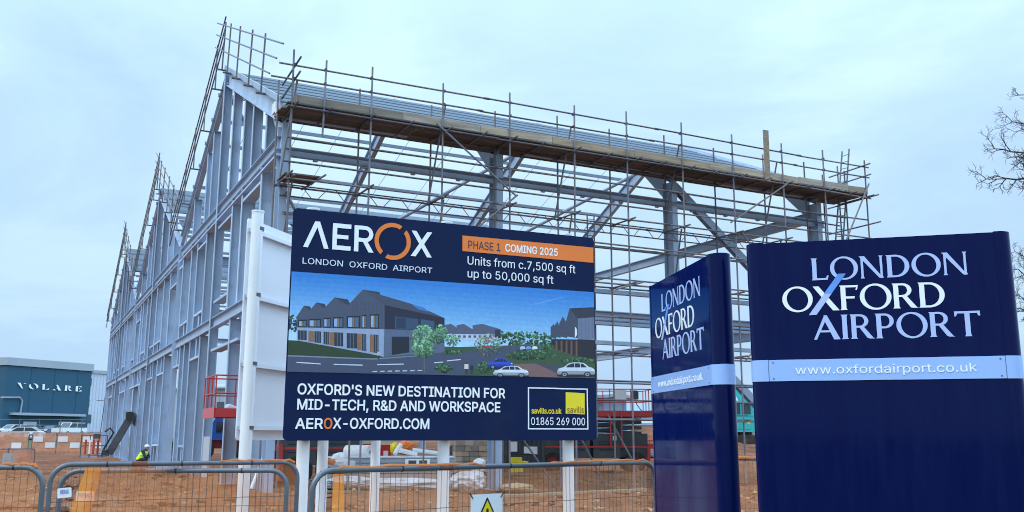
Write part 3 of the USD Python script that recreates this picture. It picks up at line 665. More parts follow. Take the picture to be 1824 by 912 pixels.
letter(unary_union([bowl, sbox(r0, zb_, r0 + w_, zt_), quad((r0 + bw * .75, zt_ - 2 * rr + w_ * .3), (r0 + bw * .75 + w_ * 1.1, zt_ - 2 * rr + w_ * .3), (r1, zb_), (r1 - w_ * 1.2, zb_))]))
q0, q1 = lx(730), lx(848)
letter(unary_union([quad((q0 + .02 * H, zt_), (q0 + .02 * H + w_ * 1.2, zt_), (q1, zb_), (q1 - w_ * 1.2, zb_)), quad((q1 - w_ * 1.2, zt_), (q1, zt_), (q0 + w_ * 1.2, zb_), (q0, zb_))]))
rc = z1(628, 220); ro = (lx(730) - lx(527)) / 2; ri = ro * .77
ring = Point(rc).buffer(ro, 24).difference(Point(rc).buffer(ri, 24))
gap = affinity.rotate(sbox(rc[0] - 2 * ro, rc[1] - .045 * 1.0, rc[0] + 2 * ro, rc[1] + .02), 54, origin=rc)
for g in geoms(ring.difference(gap)): slab(g, 'logo_ring', 'orange_print', hb, FO - SN * .001, SX, ZV)
stext('LONDON  OXFORD  AIRPORT', z1, (122, 346), (848, 397), 33, 'letter_pale')
spoly(z1, [(1018, 187), (1751, 255), (1751, 340), (1018, 274)], 'orange_print', 'orange_strip')
slp = lambda: None
def stext_up(*a, **k): 
    global FO
    FO = FO + SN * .002; r = stext(*a, **k); FO = FO - SN * .002; return r
stext_up('PHASE 1', z1, (1050, 264), (1230, 270), 44, 'dark_print')
stext_up('COMING 2025', z1, (1257, 277), (1552, 300), 40, 'letter_white', True)
stext('Units from c.7,500 sq ft', z1, (1047, 350), (1650, 397), 46, 'letter_white')
stext('up to 50,000 sq ft', z1, (1047, 423), (1527, 455), 46, 'letter_white')
stext("OXFORD'S NEW DESTINATION FOR", z2, (93, 386), (1257, 403), 58, 'letter_white', True)
stext('MID-TECH, R&D AND WORKSPACE', z2, (91, 471), (1230, 482), 58, 'letter_white', True)
stext('AER', z2, (80, 577), (236, 577), 58, 'letter_white', True); stext('O', z2, (241, 577), (288, 577), 58, 'orange_print', True)
stext('X-OXFORD.COM', z2, (292, 577), (832, 577), 58, 'letter_white', True)
ob = [z2(*p) for p in ((1385, 343), (1720, 355), (1726, 583), (1385, 580))]
bx0, bx1 = ob[0][0], ob[1][0]; bz0, bz1 = (ob[2][1] + ob[3][1]) / 2, (ob[0][1] + ob[1][1]) / 2; bt = .014
slab(sbox(bx0, bz0, bx1, bz1).difference(sbox(bx0 + bt, bz0 + bt, bx1 - bt, bz1 - bt)), 'agent_frame', 'letter_white', hb, FO - SN * .0015, SX, ZV)
spoly(z2, [(1597, 373), (1703, 379), (1703, 497), (1597, 493)], 'yellow', 'agent_square')
stext_up('savills', z2, (1605, 488), (1698, 490), 36, 'brown_print')
stext('savills.co.uk', z2, (1405, 492), (1573, 493), 30, 'yellow', True)
stext('01865 269 000', z2, (1403, 556), (1705, 558), 42, 'letter_white')
# the printed picture: one flat print, cut so that no two colours overlap
pic = []
def pp(col, pts, f=z1): pic.append((Polygon([f(*p) for p in pts]).buffer(0), col))
def lin(c): return tuple(((x / 255) / 12.92 if x / 255 < .04045 else ((x / 255 + .055) / 1.055) ** 2.4) for x in c)
def m2(x, y): return z1(x, y)               # both crops share x; second crop y + 692
c2 = lambda y: y + 692                       # y of the second crop in the first crop's pixels
TL, TRr, BR, BL = z1(58, 388), z1(1757, 505), z2(1763, 295), z2(33, 258)
NS = 16
for i in range(NS):                          # sky, darker at the top
    t0, t1 = i / NS, (i + 1) / NS + .001
    c = np.array([52, 128, 208]) * (1 - t0 / .85) + np.array([190, 226, 248]) * min(1, t0 / .85) if t0 < .85 else np.array([190, 226, 248])
    y = lambda t, x: 388 + (x - 58) / 1700 * 117 + t * 430
    pp(lin(np.clip(c, 0, 255)), [(40, y(t0, 40)), (1760, y(t0, 1760)), (1760, y(t1, 1760)), (40, y(t1, 40))])
pp(lin((98, 160, 232)), [(1380, 578), (1430, 566), (1560, 535), (1600, 528), (1560, 540), (1450, 570)])
R_ = random.Random(5)
def blob(cols, cx, cy, rx, ry, n=30, size=18):
    n = int(n * 3.6); size *= .46; bins = {}
    for _ in range(n):
        a = R_.uniform(0, 6.28); r = math.sqrt(R_.random()); x = cx + rx * r * math.cos(a); y = cy + ry * r * math.sin(a); s = size * R_.uniform(.5, 1.2)
        sh = .5 + .62 * (1 - (y - cy + ry) / (2 * ry)) + R_.uniform(-.2, .2); k = (R_.randrange(len(cols)), min(3, max(0, int((sh - .4) / .2))))
        bins.setdefault(k, []).append(Polygon([z1(x + s * R_.uniform(.5, 1.2) * math.cos(j * 1.05), y + s * R_.uniform(.5, 1.2) * math.sin(j * 1.05)) for j in range(6)]).buffer(0))
    for (ci, sk) in sorted(bins, key=lambda q: q[1]): pic.append((unary_union(bins[(ci, sk)]), lin(tuple(min(235, q_ * (.5 + .2 * sk)) for q_ in cols[ci]))))
G1 = [(40, 75, 50), (55, 95, 60), (75, 120, 75), (30, 55, 42), (95, 140, 95)]
G2 = [(100, 150, 110), (125, 175, 130), (80, 130, 95), (60, 105, 75), (150, 195, 150)]
G0 = [(30, 45, 50), (40, 60, 55), (52, 75, 60)]
blob(G0, 70, 680, 45, 45, 26); blob(G1, 1380, 770, 170, 42, 70, 20); blob(G1, 1230, 740, 60, 20, 14)
pp(lin((62, 84, 58)), [(30, c2(80)), (300, c2(95)), (1000, c2(120)), (1760, c2(95)), (1763, c2(300)), (30, c2(260))])          # lawn
pp(lin((45, 62, 40)), [(35, c2(90)), (120, c2(85)), (600, c2(170)), (500, c2(185)), (35, c2(165))])
pp(lin((72, 79, 102)), [(30, c2(168)), (520, c2(185)), (760, c2(170)), (1080, c2(140)), (1400, c2(100)), (1430, c2(125)), (1180, c2(200)), (1000, c2(280)), (30, c2(262))])   # road
pp(lin((130, 140, 160)), [(35, c2(165)), (520, c2(184)), (760, c2(168)), (760, c2(172)), (520, c2(190)), (35, c2(172))])
for a, b in (((88, 203), (224, 212)), ((297, 214), (460, 219)), ((540, 216), (690, 213)), ((860, 205), (910, 202)), ((930, 195), (1010, 187))):
    pp(lin((215, 222, 235)), [(a[0], c2(a[1])), (b[0], c2(b[1])), (b[0], c2(b[1] + 5)), (a[0], c2(a[1] + 5))])
for k in range(7): pp(lin((205, 212, 226)), [(515 + 42 * k, c2(255 - k)), (540 + 42 * k, c2(254 - k)), (540 + 42 * k, c2(259 - k)), (515 + 42 * k, c2(260 - k))])
# main building: saw-tooth roofs, dark gables, pale ground floor
DK, DK2, PAL = (76, 82, 103), (54, 58, 77), (150, 165, 195)
roofs = [(90, 640, 130, 580, 176, 622), (150, 620, 200, 562, 262, 610), (226, 612, 302, 534, 402, 594), (360, 595, 460, 490, 582, 578)]
for k, (xa, ya, xb, yb, xc, yc) in enumerate(roofs):
    pp(lin(DK2), [(xb, yb), (xb + (xc - xa) * .42, yb + 5 + 3 * k), (xc, yc), (xb, yb + 60)])
    pp(lin(DK), [(xa, ya), (xb, yb), (xc, yc), (xc, 715), (xa, 700)])
pp(lin(DK), [(90, 640), (176, 615), (262, 600), (402, 575), (582, 575), (580, 712), (90, 706)])
pp(lin((70, 76, 94)), [(460, 490), (760, 578), (918, 650), (582, 578)])
for k in range(12): pp(lin((62, 68, 86)), [(400 + 15 * k, 560), (402 + 15 * k, 560), (402 + 15 * k, 712), (400 + 15 * k, 712)])
pp(lin(PAL), [(90, 702), (580, 712), (577, c2(175)), (500, c2(158)), (90, c2(82))])
pp(lin((36, 38, 58)), [(582, 576), (918, 650), (918, 722), (582, 712)])
pp(lin((92, 104, 130)), [(580, 712), (918, 722), (918, c2(150)), (577, c2(175))])
pp(lin((30, 34, 46)), [(622, c2(62)), (720, c2(62)), (720, c2(150)), (622, c2(165))])
pp(lin((58, 76, 104)), [(640, 640), (770, 655), (770, 715), (640, 710)]); pp(lin((40, 54, 78)), [(648, 648), (700, 652), (700, 708), (648, 706)])
pp(lin((62, 84, 112)), [(785, 656), (860, 668), (860, 716), (785, 715)])
pp(lin((70, 120, 200)), [(730, 570), (800, 590), (830, 615), (770, 600)])
for x, w in ((98, 48), (155, 72), (240, 40), (293, 58), (370, 74), (455, 28), (500, 50)):
    k = (x - 90) / 480; ya, yb = 660 - 36 * k, 700 + 8 * k
    pp(lin((28, 30, 44)), [(x, ya), (x + w, ya - 2), (x + w, yb + 2), (x, yb)])
    pp(lin((140, 175, 215)), [(x + .1 * w, ya + 8), (x + .42 * w, ya + 7), (x + .42 * w, yb - 5), (x + .1 * w, yb - 6)])
    pp(lin((80, 105, 130)), [(x + .62 * w, ya + 7), (x + .9 * w, ya + 6), (x + .9 * w, yb - 3), (x + .62 * w, yb - 5)])
    pp(lin((150, 112, 82)), [(x + .46 * w, ya + 7), (x + .58 * w, ya + 7), (x + .58 * w, yb - 4), (x + .46 * w, yb - 5)])
for x, w, c in ((96, 50, 0), (155, 34, 1), (190, 36, 0), (240, 30, 0), (272, 30, 1), (300, 50, 0), (370, 58, 0), (428, 26, 1), (455, 24, 0), (500, 22, 1), (522, 26, 0)):
    k = (x - 90) / 480; ya, yb = c2(25 + 28 * k), c2(78 + 82 * k)
    pp(lin((142, 104, 78) if c else (44, 50, 62)), [(x, ya), (x + w, ya + 2), (x + w, yb + 3), (x, yb)])
    if not c:
        for q3 in (.3, .65): pp(lin((110, 125, 150)), [(x + w * q3, ya + 3), (x + w * q3 + 3, ya + 3), (x + w * q3 + 3, yb), (x + w * q3, yb)])
# far buildings of the print
for xa, xb, xc in ((910, 955, 1000), (985, 1025, 1075), (1075, 1130, 1232)):
    pp(lin((88, 92, 116)), [(xa, 710), (xa, 690), (xb, 682), (xc, 712), (xc, 745), (xa, 745)])
pp(lin((190, 200, 220)), [(925, 738), (1200, 742), (1200, c2(85)), (925, c2(80))]); pp(lin((45, 48, 62)), [(1200, 715), (1232, 715), (1232, c2(70)), (1200, c2(70))])
for k in range(9): pp(lin((80, 90, 110)), [(935 + 29 * k, 746), (950 + 29 * k, 746), (950 + 29 * k, 760), (935 + 29 * k, 760)])
for xa, ya, xb, yb, xc in ((1512, 700, 1530, 682, 1545), (1535, 690, 1550, 668, 1568), (1560, 680, 1580, 640, 1605), (1592, 690, 1618, 595, 1665)):
    pp(lin((70, 74, 94)), [(xa, c2(60)), (xa, ya), (xb, yb), (xc, yb + 40), (xc, c2(70))])
pp(lin((50, 52, 68)), [(1618, 595), (1757, 588), (1757, 645), (1665, 655)]); pp(lin((112, 120, 145)), [(1665, 652), (1757, 645), (1757, c2(75)), (1665, c2(78))])
for k in range(4): pp(lin((90, 98, 122)), [(1685 + 20 * k, 652), (1687 + 20 * k, 652), (1687 + 20 * k, c2(75)), (1685 + 20 * k, c2(75))])
pp(lin((38, 36, 46)), [(1515, c2(75)), (1760, c2(78)), (1762, c2(190)), (1650, c2(170)), (1515, c2(120))])
pp(lin((225, 230, 240)), [(1648, 700), (1652, 700), (1660, 715), (1660, 745), (1650, 758), (1648, 758)])
for k in range(5): pp(lin((118, 84, 66)), [(1540 + 28 * k, c2(85)), (1550 + 28 * k, c2(85)), (1550 + 28 * k, c2(140 + 8 * k)), (1540 + 28 * k, c2(138 + 8 * k))])
# hedges, trees, cars, people, paving
pp(lin((128, 98, 96)), [(1300, c2(215)), (1430, c2(212)), (1620, c2(292)), (1390, c2(285))]); pp(lin((70, 74, 90)), [(1430, c2(212)), (1560, c2(225)), (1720, c2(292)), (1600, c2(292))])
for cx, cy, rx, ry, nn in ((1400, c2(165), 140, 26, 70), (1660, c2(200), 100, 22, 46), (1450, c2(120), 90, 14, 30), (1150, c2(235), 48, 32, 40), (915, c2(240), 50, 24, 36), (960, c2(150), 60, 12, 16)): blob(G1, cx, cy, rx, ry, nn, 15)
blob(G2, 800, 760, 72, 70, 90, 17); blob(G2, 800, c2(130), 62, 50, 70, 15); pp(lin((95, 105, 95)), [(800, c2(150)), (806, c2(150)), (808, c2(262)), (802, c2(262))])
blob(G2, 895, 740, 38, 55, 50, 14); blob(G2, 965, 775, 40, 36, 36, 12); blob([(120, 150, 120), (90, 120, 95), (150, 170, 150), (130, 90, 90)], 1165, c2(110), 80, 62, 80, 13)
for k in range(4): pp(lin(((190, 200, 215), (120, 150, 200), (225, 230, 235), (80, 90, 110))[k]), [(1340 + 34 * k, c2(122)), (1350 + 34 * k, c2(114)), (1366 + 34 * k, c2(116)), (1372 + 34 * k, c2(130)), (1342 + 34 * k, c2(134))])
pp(lin((170, 60, 70)), [(1142, c2(115)), (1165, c2(110)), (1175, c2(122)), (1145, c2(126))])
def pcar(x, y, sx, sy, col, gl=(34, 42, 60)):
    q = lambda pts: [(x + sx * a, y + sy * b) for a, b in pts]; dk = tuple(int(c * .72) for c in col); dk2 = tuple(int(c * .5) for c in col)
    pp(lin((32, 34, 44)), q([(-.02, .82), (.5, .78), (1.03, .84), (1.0, .96), (.5, 1.0), (.02, .95)]))
    pp(lin(col), q([(0, .6), (.01, .45), (.07, .38), (.17, .33), (.24, .2), (.31, .07), (.38, .02), (.5, 0), (.64, .01), (.74, .08), (.84, .3), (.93, .36), (.985, .46), (1, .62), (.985, .78), (.9, .84), (.1, .83), (.02, .75)]))
    pp(lin(dk), q([(.01, .58), (.5, .56), (.99, .6), (.98, .78), (.9, .84), (.1, .83), (.02, .75)])); pp(lin(dk2), q([(.06, .76), (.94, .77), (.9, .84), (.1, .83)]))
    pp(lin(gl), q([(.235, .33), (.3, .14), (.37, .07), (.45, .055), (.45, .335)])); pp(lin(gl), q([(.465, .055), (.6, .06), (.61, .34), (.465, .335)])); pp(lin(gl), q([(.62, .065), (.7, .12), (.79, .33), (.63, .34)]))
    pp(lin((120, 140, 165)), q([(.3, .14), (.37, .07), (.4, .065), (.31, .2)]))
    pp(lin((250, 250, 245)), q([(.93, .44), (.985, .47), (.985, .54), (.94, .52)])); pp(lin((170, 50, 50)), q([(.005, .46), (.04, .44), (.04, .54), (.005, .56)]))
    for wx in (.2, .8):
        for rr_, cc in ((.088, (24, 26, 33)), (.058, (140, 148, 162)), (.02, (50, 54, 64))): pp(lin(cc), [(x + sx * wx + rr_ * sx * math.cos(k * .45), y + sy * .8 + 2.1 * rr_ * sy * math.sin(k * .45)) for k in range(14)])
pcar(1160, c2(182), 140, 62, (52, 82, 200)); pcar(1190, c2(225), 198, 66, (222, 228, 240)); pcar(1548, c2(206), 212, 84, (212, 220, 232))
for x, y, s, col in ((1040, c2(205), 1., (215, 205, 200)), (1070, c2(215), .9, (40, 44, 56)), (548, c2(138), .75, (190, 180, 175))):
    pp(lin((70, 60, 60)), [(x - 4 * s, y), (x + 4 * s, y), (x + 4 * s, y + 10 * s), (x - 4 * s, y + 10 * s)]); pp(lin(col), [(x - 11 * s, y + 10 * s), (x + 11 * s, y + 10 * s), (x + 12 * s, y + 38 * s), (x - 12 * s, y + 38 * s)]); pp(lin((50, 55, 75)), [(x - 9 * s, y + 38 * s), (x + 9 * s, y + 38 * s), (x + 6 * s, y + 66 * s), (x - 6 * s, y + 66 * s)])
window_ = Polygon([TL, TRr, BR, BL]).buffer(0).intersection(sbox(.012, Z0, SW - .012, Z1)); cover = None; V, C, Fc, nv = [], [], [], 0
wx0, wy0, wx1, wy1 = window_.bounds; tiles = []
for i in range(12):
    for j in range(6): tiles.append(window_.intersection(sbox(wx0 + (wx1 - wx0) * i / 12, wy0 + (wy1 - wy0) * j / 6, wx0 + (wx1 - wx0) * (i + 1) / 12, wy0 + (wy1 - wy0) * (j + 1) / 6)))
for poly, col in reversed(pic):
    pb = poly.bounds
    for ti, rem in enumerate(tiles):
        if rem.is_empty: continue
        tb = rem.bounds
        if pb[0] > tb[2] or pb[2] < tb[0] or pb[1] > tb[3] or pb[3] < tb[1]: continue
        pc_ = shapely.clip_by_rect(poly, tb[0] - .001, tb[1] - .001, tb[2] + .001, tb[3] + .001)
        if pc_.is_empty: continue
        vis = pc_.intersection(rem)
        if vis.is_empty: continue
        tiles[ti] = rem.difference(pc_)
        for p in geoms(vis):
            if p.area < 2e-6: continue
            try: vv_, ff_ = trimesh.creation.triangulate_polygon(p)
            except Exception: continue
            V.append(vv_); C.append(np.tile(col, (len(vv_), 1))); Fc.append(ff_ + nv); nv += len(vv_)
V = np.vstack(V); C = np.vstack(C); Fc = np.vstack(Fc)
P = SA + V[:, :1] * SX + V[:, 1:2] * ZV + SN * .0005
pm = usdkit.mesh(stage, numbered(ppath(hb) + '/printed_picture'), (P, Fc), MATS['print'])
UsdGeom.PrimvarsAPI(pm).CreatePrimvar('col', Sdf.ValueTypeNames.Color3fArray, 'vertex').Set(Vt.Vec3fArray.FromNumpy(C.astype(np.float32)))
# its posts
def wpost(P, top, parent, r=.068):
    MB().tube((P[0], P[1], gz(P[0], P[1]) - .2), (P[0], P[1], top), r, 20).build('post', 'white_paint', parent, 40)
    MB().tube((P[0], P[1], top), (P[0], P[1], top + .02), r + .004, 20).build('post_cap', 'white_paint', parent, 40)
for px in (540, 790, 1012): wpost(atp(px, 800, SA - SN * .13, SN), 4.02, hb)
for z in (1.62, 2.3, 3.07, 3.86): MB().bar(SA + SX * .05 - SN * .03 + ZV * z, SB - SX * .05 - SN * .03 + ZV * z, .05, .03).build('rail', 'panel_white', hb)
# second board, seen from behind
TA = atz(442, 388, Z1); TB = atz(520, 419, Z1); TA[2] = TB[2] = 0; TX = TB - TA; TX /= np.linalg.norm(TX); TN = np.cross(TX, ZV)
hb2 = thing('hoarding_board', 'white back of a second hoarding board beside the left edge of the navy one', 'sign')
TW = 3.6
MB().prism(rbox(0, Z0, TW, Z1, .04), .012, TA - TN * .012, TX, ZV).build('board', 'panel_white', hb2)
for z in (1.63, 2.33, 3.1, 3.86):
    MB().bar(TA + TX * .03 + TN * .025 + ZV * z, TA + TX * (TW - .03) + TN * .025 + ZV * z, .045, .04).build('rail', 'panel_white', hb2)
    for px in (438,):
        c_ = atp(px, 800, TA + TN * .12, TN); MB().tube((c_[0], c_[1], z - .02), (c_[0], c_[1], z + .02), .074, 20).build('post_clip', 'galv', hb2, 40)
for px in (437, 575, 669): wpost(atp(px, 800, TA + TN * .12, TN), 4.05, hb2)

# ---------------------------------------------------------------- mesh fence panels with orange netting
ZT = 1.32
def arc(c, r, a0, a1, X, n=7): return [c + X * r * math.cos(a) + ZV * r * math.sin(a) for a in np.linspace(a0, a1, n)]
def fence_panel(P0, P1, label, top=ZT, r=.0195, mesh=True, wires=True, rr=.14, group=None):
    P0 = np.array([P0[0], P0[1], 0.]); P1 = np.array([P1[0], P1[1], 0.]); X = P1 - P0; Wd = np.linalg.norm(X); X /= Wd
    t = thing('fence_panel', label, 'fence panel', group=group); zb = min(gz(*P0[:2]), gz(*P1[:2]))
    path = [P0 + ZV * (zb - .05), P0 + ZV * (top - rr)] + arc(P0 + X * rr + ZV * (top - rr), rr, math.pi, math.pi / 2, X)[1:] + arc(P0 + X * (Wd - rr) + ZV * (top - rr), rr, math.pi / 2, 0, X) + [P1 + ZV * (zb - .05)]
    MB().path(path, r, 12).build('tube_frame', 'galv', t, True)
    if wires:
        m = MB(); n = int(Wd / .05)
        for k in range(1, n):
            x = Wd * k / n; wv = .006 * math.sin(k * 1.7)
            m.bar(P0 + X * x + ZV * (zb + .1), P0 + X * (x + wv) + ZV * (top + .0), .0024, .0024, X)
        m.build('upright_wires', 'wire', t, kind='stuff')
        for k, z in enumerate(np.arange(top - .285, zb, -.285)): MB().bar(P0 + ZV * z, P1 + ZV * z, .004, .004).build('cross_wire', 'wire', t)
    for k in range(3):
        x = Wd * (k + .7) / 3.4; MB().tube(P0 + X * (x - .006) + ZV * top, P0 + X * (x + .006) + ZV * top, r + .003, 8).build('cable_tie', 'black', t)
    MB().tube(P0 + X * Wd * .3 + ZV * top, P0 + X * (Wd * .3 + .12) + ZV * top, r + .0015, 12).build('rust_patch', 'rust', t, True)
    return t, P0, X, Wd, zb
def net(name, label, P0, X, a, b, z0, z1, m, wave=.03, seed=1, off=.03, lo=None, hi=None, cat='netting', nu=60, nv=16):
    n = np.cross(X, ZV); us = np.linspace(0, 1, nu); vs = np.linspace(0, 1, nv); V = []
    for v in vs:
        for u in us:
            s = a + (b - a) * u
            if lo is not None: s = (lo[0] + (hi[0] - lo[0]) * u) * v + (lo[1] + (hi[1] - lo[1]) * u) * (1 - v)     # (top, bottom)
            z = z0 + (z1 - z0) * v
            w = meshkit.fbm(np.array([[s * 5, z * 2.2, seed]]), 3, seed)[0] - .5
            V.append(P0 + X * s + ZV * (z + .02 * w) + n * (off + wave * 2 * w))
    i = np.arange(nu * nv).reshape(nv, nu); F = np.stack([i[:-1, :-1], i[:-1, 1:], i[1:, 1:], i[1:, :-1]], -1).reshape(-1, 4)
    return MB().add(V, F).build(name, m, None, True, label=label, cat=cat)
A_, B_ = atz(92, 828, ZT), atz(531, 823, ZT)
t1, P0, X, Wd, zb = fence_panel(A_, B_, 'wire mesh fence panel nearest the white post of the second board, bearing a white tag')
F1 = (P0, X, Wd, zb)
nrm = np.cross(X, ZV)
net('orange_netting', 'thin orange debris netting over the left-centre fence panel', P0, X, 0, 1, zb, ZT - .02, 'net_thin', lo=(.33, -.05), hi=(Wd + .0, Wd - .03), seed=2, off=-.04)
net('orange_netting', 'gathered bright orange fold of netting hanging diagonally on the left-centre panel', P0, X, 0, 1, zb, ZT - .03, 'net_fold', lo=(.25, -.28), hi=(.37, .02), seed=5, off=-.05, wave=.05, nu=30)
def tagsheet(P0, X, x0, z0, w, h, text, parent, tilt=0):
    n = np.cross(X, ZV); Y = ZV * math.cos(tilt) + X * math.sin(tilt); XX = X * math.cos(tilt) - ZV * math.sin(tilt)
    O = P0 + X * x0 + ZV * z0 + n * .03
    MB().prism(rbox(0, 0, w, h, .008), .002, O, XX, Y).build('name_tag', 'paper', parent)
    if text: text_on(text, O + n * .0025, XX, Y, n, .02, w - .02, h * .4, h * .42, 'tag_lettering', 'print_blue', parent, True, .001)
tagsheet(P0, X, .06, ZT - .255, .1, .075, 'HERAS', t1, -.08)
A2, B2 = atz(110, 839, ZT - .06), atz(512, 838, ZT - .06)
t2, P0b, Xb, Wb, zbb = fence_panel(A2, B2, 'second wire fence panel standing just behind the tagged one', top=ZT - .06)
tagsheet(P0b, Xb, .14, ZT - .30, .14, .08, 'HERAS', t2)
A3, B3 = atz(557, 839, ZT), atz(1166, 823, ZT)
t3, P0, X, Wd, zb = fence_panel(A3, B3, 'long wire fence panel in front of the hoarding posts, bearing a warning sign')
F3 = (P0, X, Wd, zb); nn = np.cross(X, ZV)
net('orange_netting', 'faint orange debris netting across the long fence panel', P0, X, .25, Wd - .05, zb, ZT - .02, 'net_faint', seed=8, off=-.04)
net('orange_netting', 'orange netting bunched in a hanging strip by the left end of the long panel', P0, X, 0, 1, zb, ZT - .03, 'net_fold', lo=(.17, .3), hi=(.26, .42), seed=11, off=-.05, wave=.04, nu=24)
def roll(label, x0, x1, P0=P0, X=X, seed=3, zz_=ZT, r=.012):
    rr_ = random.Random(seed); n = np.cross(X, ZV)
    pts = [P0 + X * (x0 + (x1 - x0) * k / 14) + ZV * (zz_ + .017 + .008 * rr_.uniform(-1, 1) - (.02 if k in (0, 14) else 0)) + n * rr_.uniform(-.008, .012) for k in range(15)]
    MB().path(pts, r, 7).build('netting_roll', 'net_roll', None, True, label=label, cat='netting')
roll('rolled orange netting along the left half of the long panel top rail', .12, 1.45)
roll('rolled orange netting draped over the right end of the long panel', 2.1, Wd - .06, seed=6, r=.011)
roll('rolled orange netting over the right end of the left-centre panel', F1[2] - .7, F1[2] - .03, F1[0], F1[1], seed=9)
A0_, B0_ = atz(-190, 833, ZT), atz(79, 832, ZT)
t0, P0z, Xz, Wz, zbz = fence_panel(A0_, B0_, 'wire fence panel cut by the left edge with orange netting')
net('orange_netting', 'orange netting on the fence panel at the left edge', P0z, Xz, .02, Wz - .02, zbz, ZT - .02, 'net_thin', seed=14, off=-.03)
roll('orange netting hem rolled over the corner of the left edge panel', Wz - .3, Wz - .05, P0z, Xz, seed=15)
A4, B4 = atz(1238, 817, 1.28), atz(1420, 818, 1.28)
t4, P4, X4, W4, zb4 = fence_panel(A4, B4, 'wire fence panel glimpsed between the two totem signs', top=1.28, r=.019)
net('orange_netting', 'orange netting on the panel between the totem signs', P4, X4, .02, W4 - .02, zb4, 1.26, 'net_faint', seed=17, off=-.03)
roll('brown orange netting roll on the rail between the totem signs', .02, W4 - .05, P4, X4, seed=18, zz_=1.275, r=.02)
A5, B5 = atz(1176, 832, ZT - .02), atz(1300, 838, ZT - .02)
fence_panel(A5, B5, 'wire fence panel ending behind the edge-on totem sign', top=ZT - .02)
# warning sign
wa = atp(839, 880, F3[0] + nn * .03, nn); wb = atp(895, 880, F3[0] + nn * .03, nn)
ws = thing('warning_sign', 'white warning sign with a yellow triangle tied to the long fence panel', 'sign')
sx0 = (wa - F3[0]) @ F3[1]; sx1 = (wb - F3[0]) @ F3[1]; zt2 = (wa[2] + wb[2]) / 2; O = F3[0] + nn * .028
ww = sx1 - sx0
MB().prism(rbox(sx0, zt2 - ww * 1.35, sx1, zt2, .01), .003, O, F3[1], ZV).build('sheet', 'paper', ws)
cx = (sx0 + sx1) / 2 + .002; th = ww * .72; ztri = zt2 - ww * .1
tri = Polygon([(cx - th * .58, ztri - th), (cx + th * .58, ztri - th), (cx, ztri)])
slab(tri.buffer(.006, 4), 'triangle_border', 'black', ws, O + nn * .002, F3[1], ZV)
slab(tri.buffer(-.008), 'triangle', 'yellow', ws, O + nn * .0035, F3[1], ZV)
slab(unary_union([rbox(cx - .011, ztri - th * .66, cx + .011, ztri - th * .33, .01), Point(cx, ztri - th * .82).buffer(.013)]), 'exclamation_mark', 'black', ws, O + nn * .005, F3[1], ZV)
for sx, s in ((sx0, -1), (sx1, 1)): MB().tube(O + F3[1] * (sx - s * .02) + ZV * (zt2 - .03), O + F3[1] * (sx + s * .015) + ZV * (zt2 + .012) + nn * .01, .005, 6).build('cable_tie', 'black', ws)

# ---------------------------------------------------------------- site machines
def Rz(deg): a = math.radians(deg); return np.array([[math.cos(a), -math.sin(a), 0], [math.sin(a), math.cos(a), 0], [0, 0, 1]])
def wheel(parent, c, r, w, axis, hub='machine_grey'):
    a = np.asarray(axis, float)
    t = MB(); ref = np.array([0, 0, 1.]); s = np.cross(a, ref); n = 24; V, F = [], []
    prof = [(r * .55, -w / 2), (r * .93, -w / 2), (r, -w * .38), (r, w * .38), (r * .93, w / 2), (r * .55, w / 2)]
    for k in range(n):
        g = 2 * math.pi * k / n; d = math.cos(g) * ref + math.sin(g) * s
        for rr_, ww_ in prof: V.append(np.asarray(c) + d * rr_ * (1 + .03 * (k % 2) * (rr_ == r)) + a * ww_)
    m_ = len(prof)
    for k in range(n):
        for j in range(m_ - 1): F.append([k * m_ + j, k * m_ + j + 1, ((k + 1) % n) * m_ + j + 1, ((k + 1) % n) * m_ + j])
    ty = MB().add(V, F).build('wheel', 'rubber', parent, 40)
    MB().tube(np.asarray(c) - a * w * .42, np.asarray(c) + a * w * .42, r * .57, 16).build('rim', hub, ty, 40)
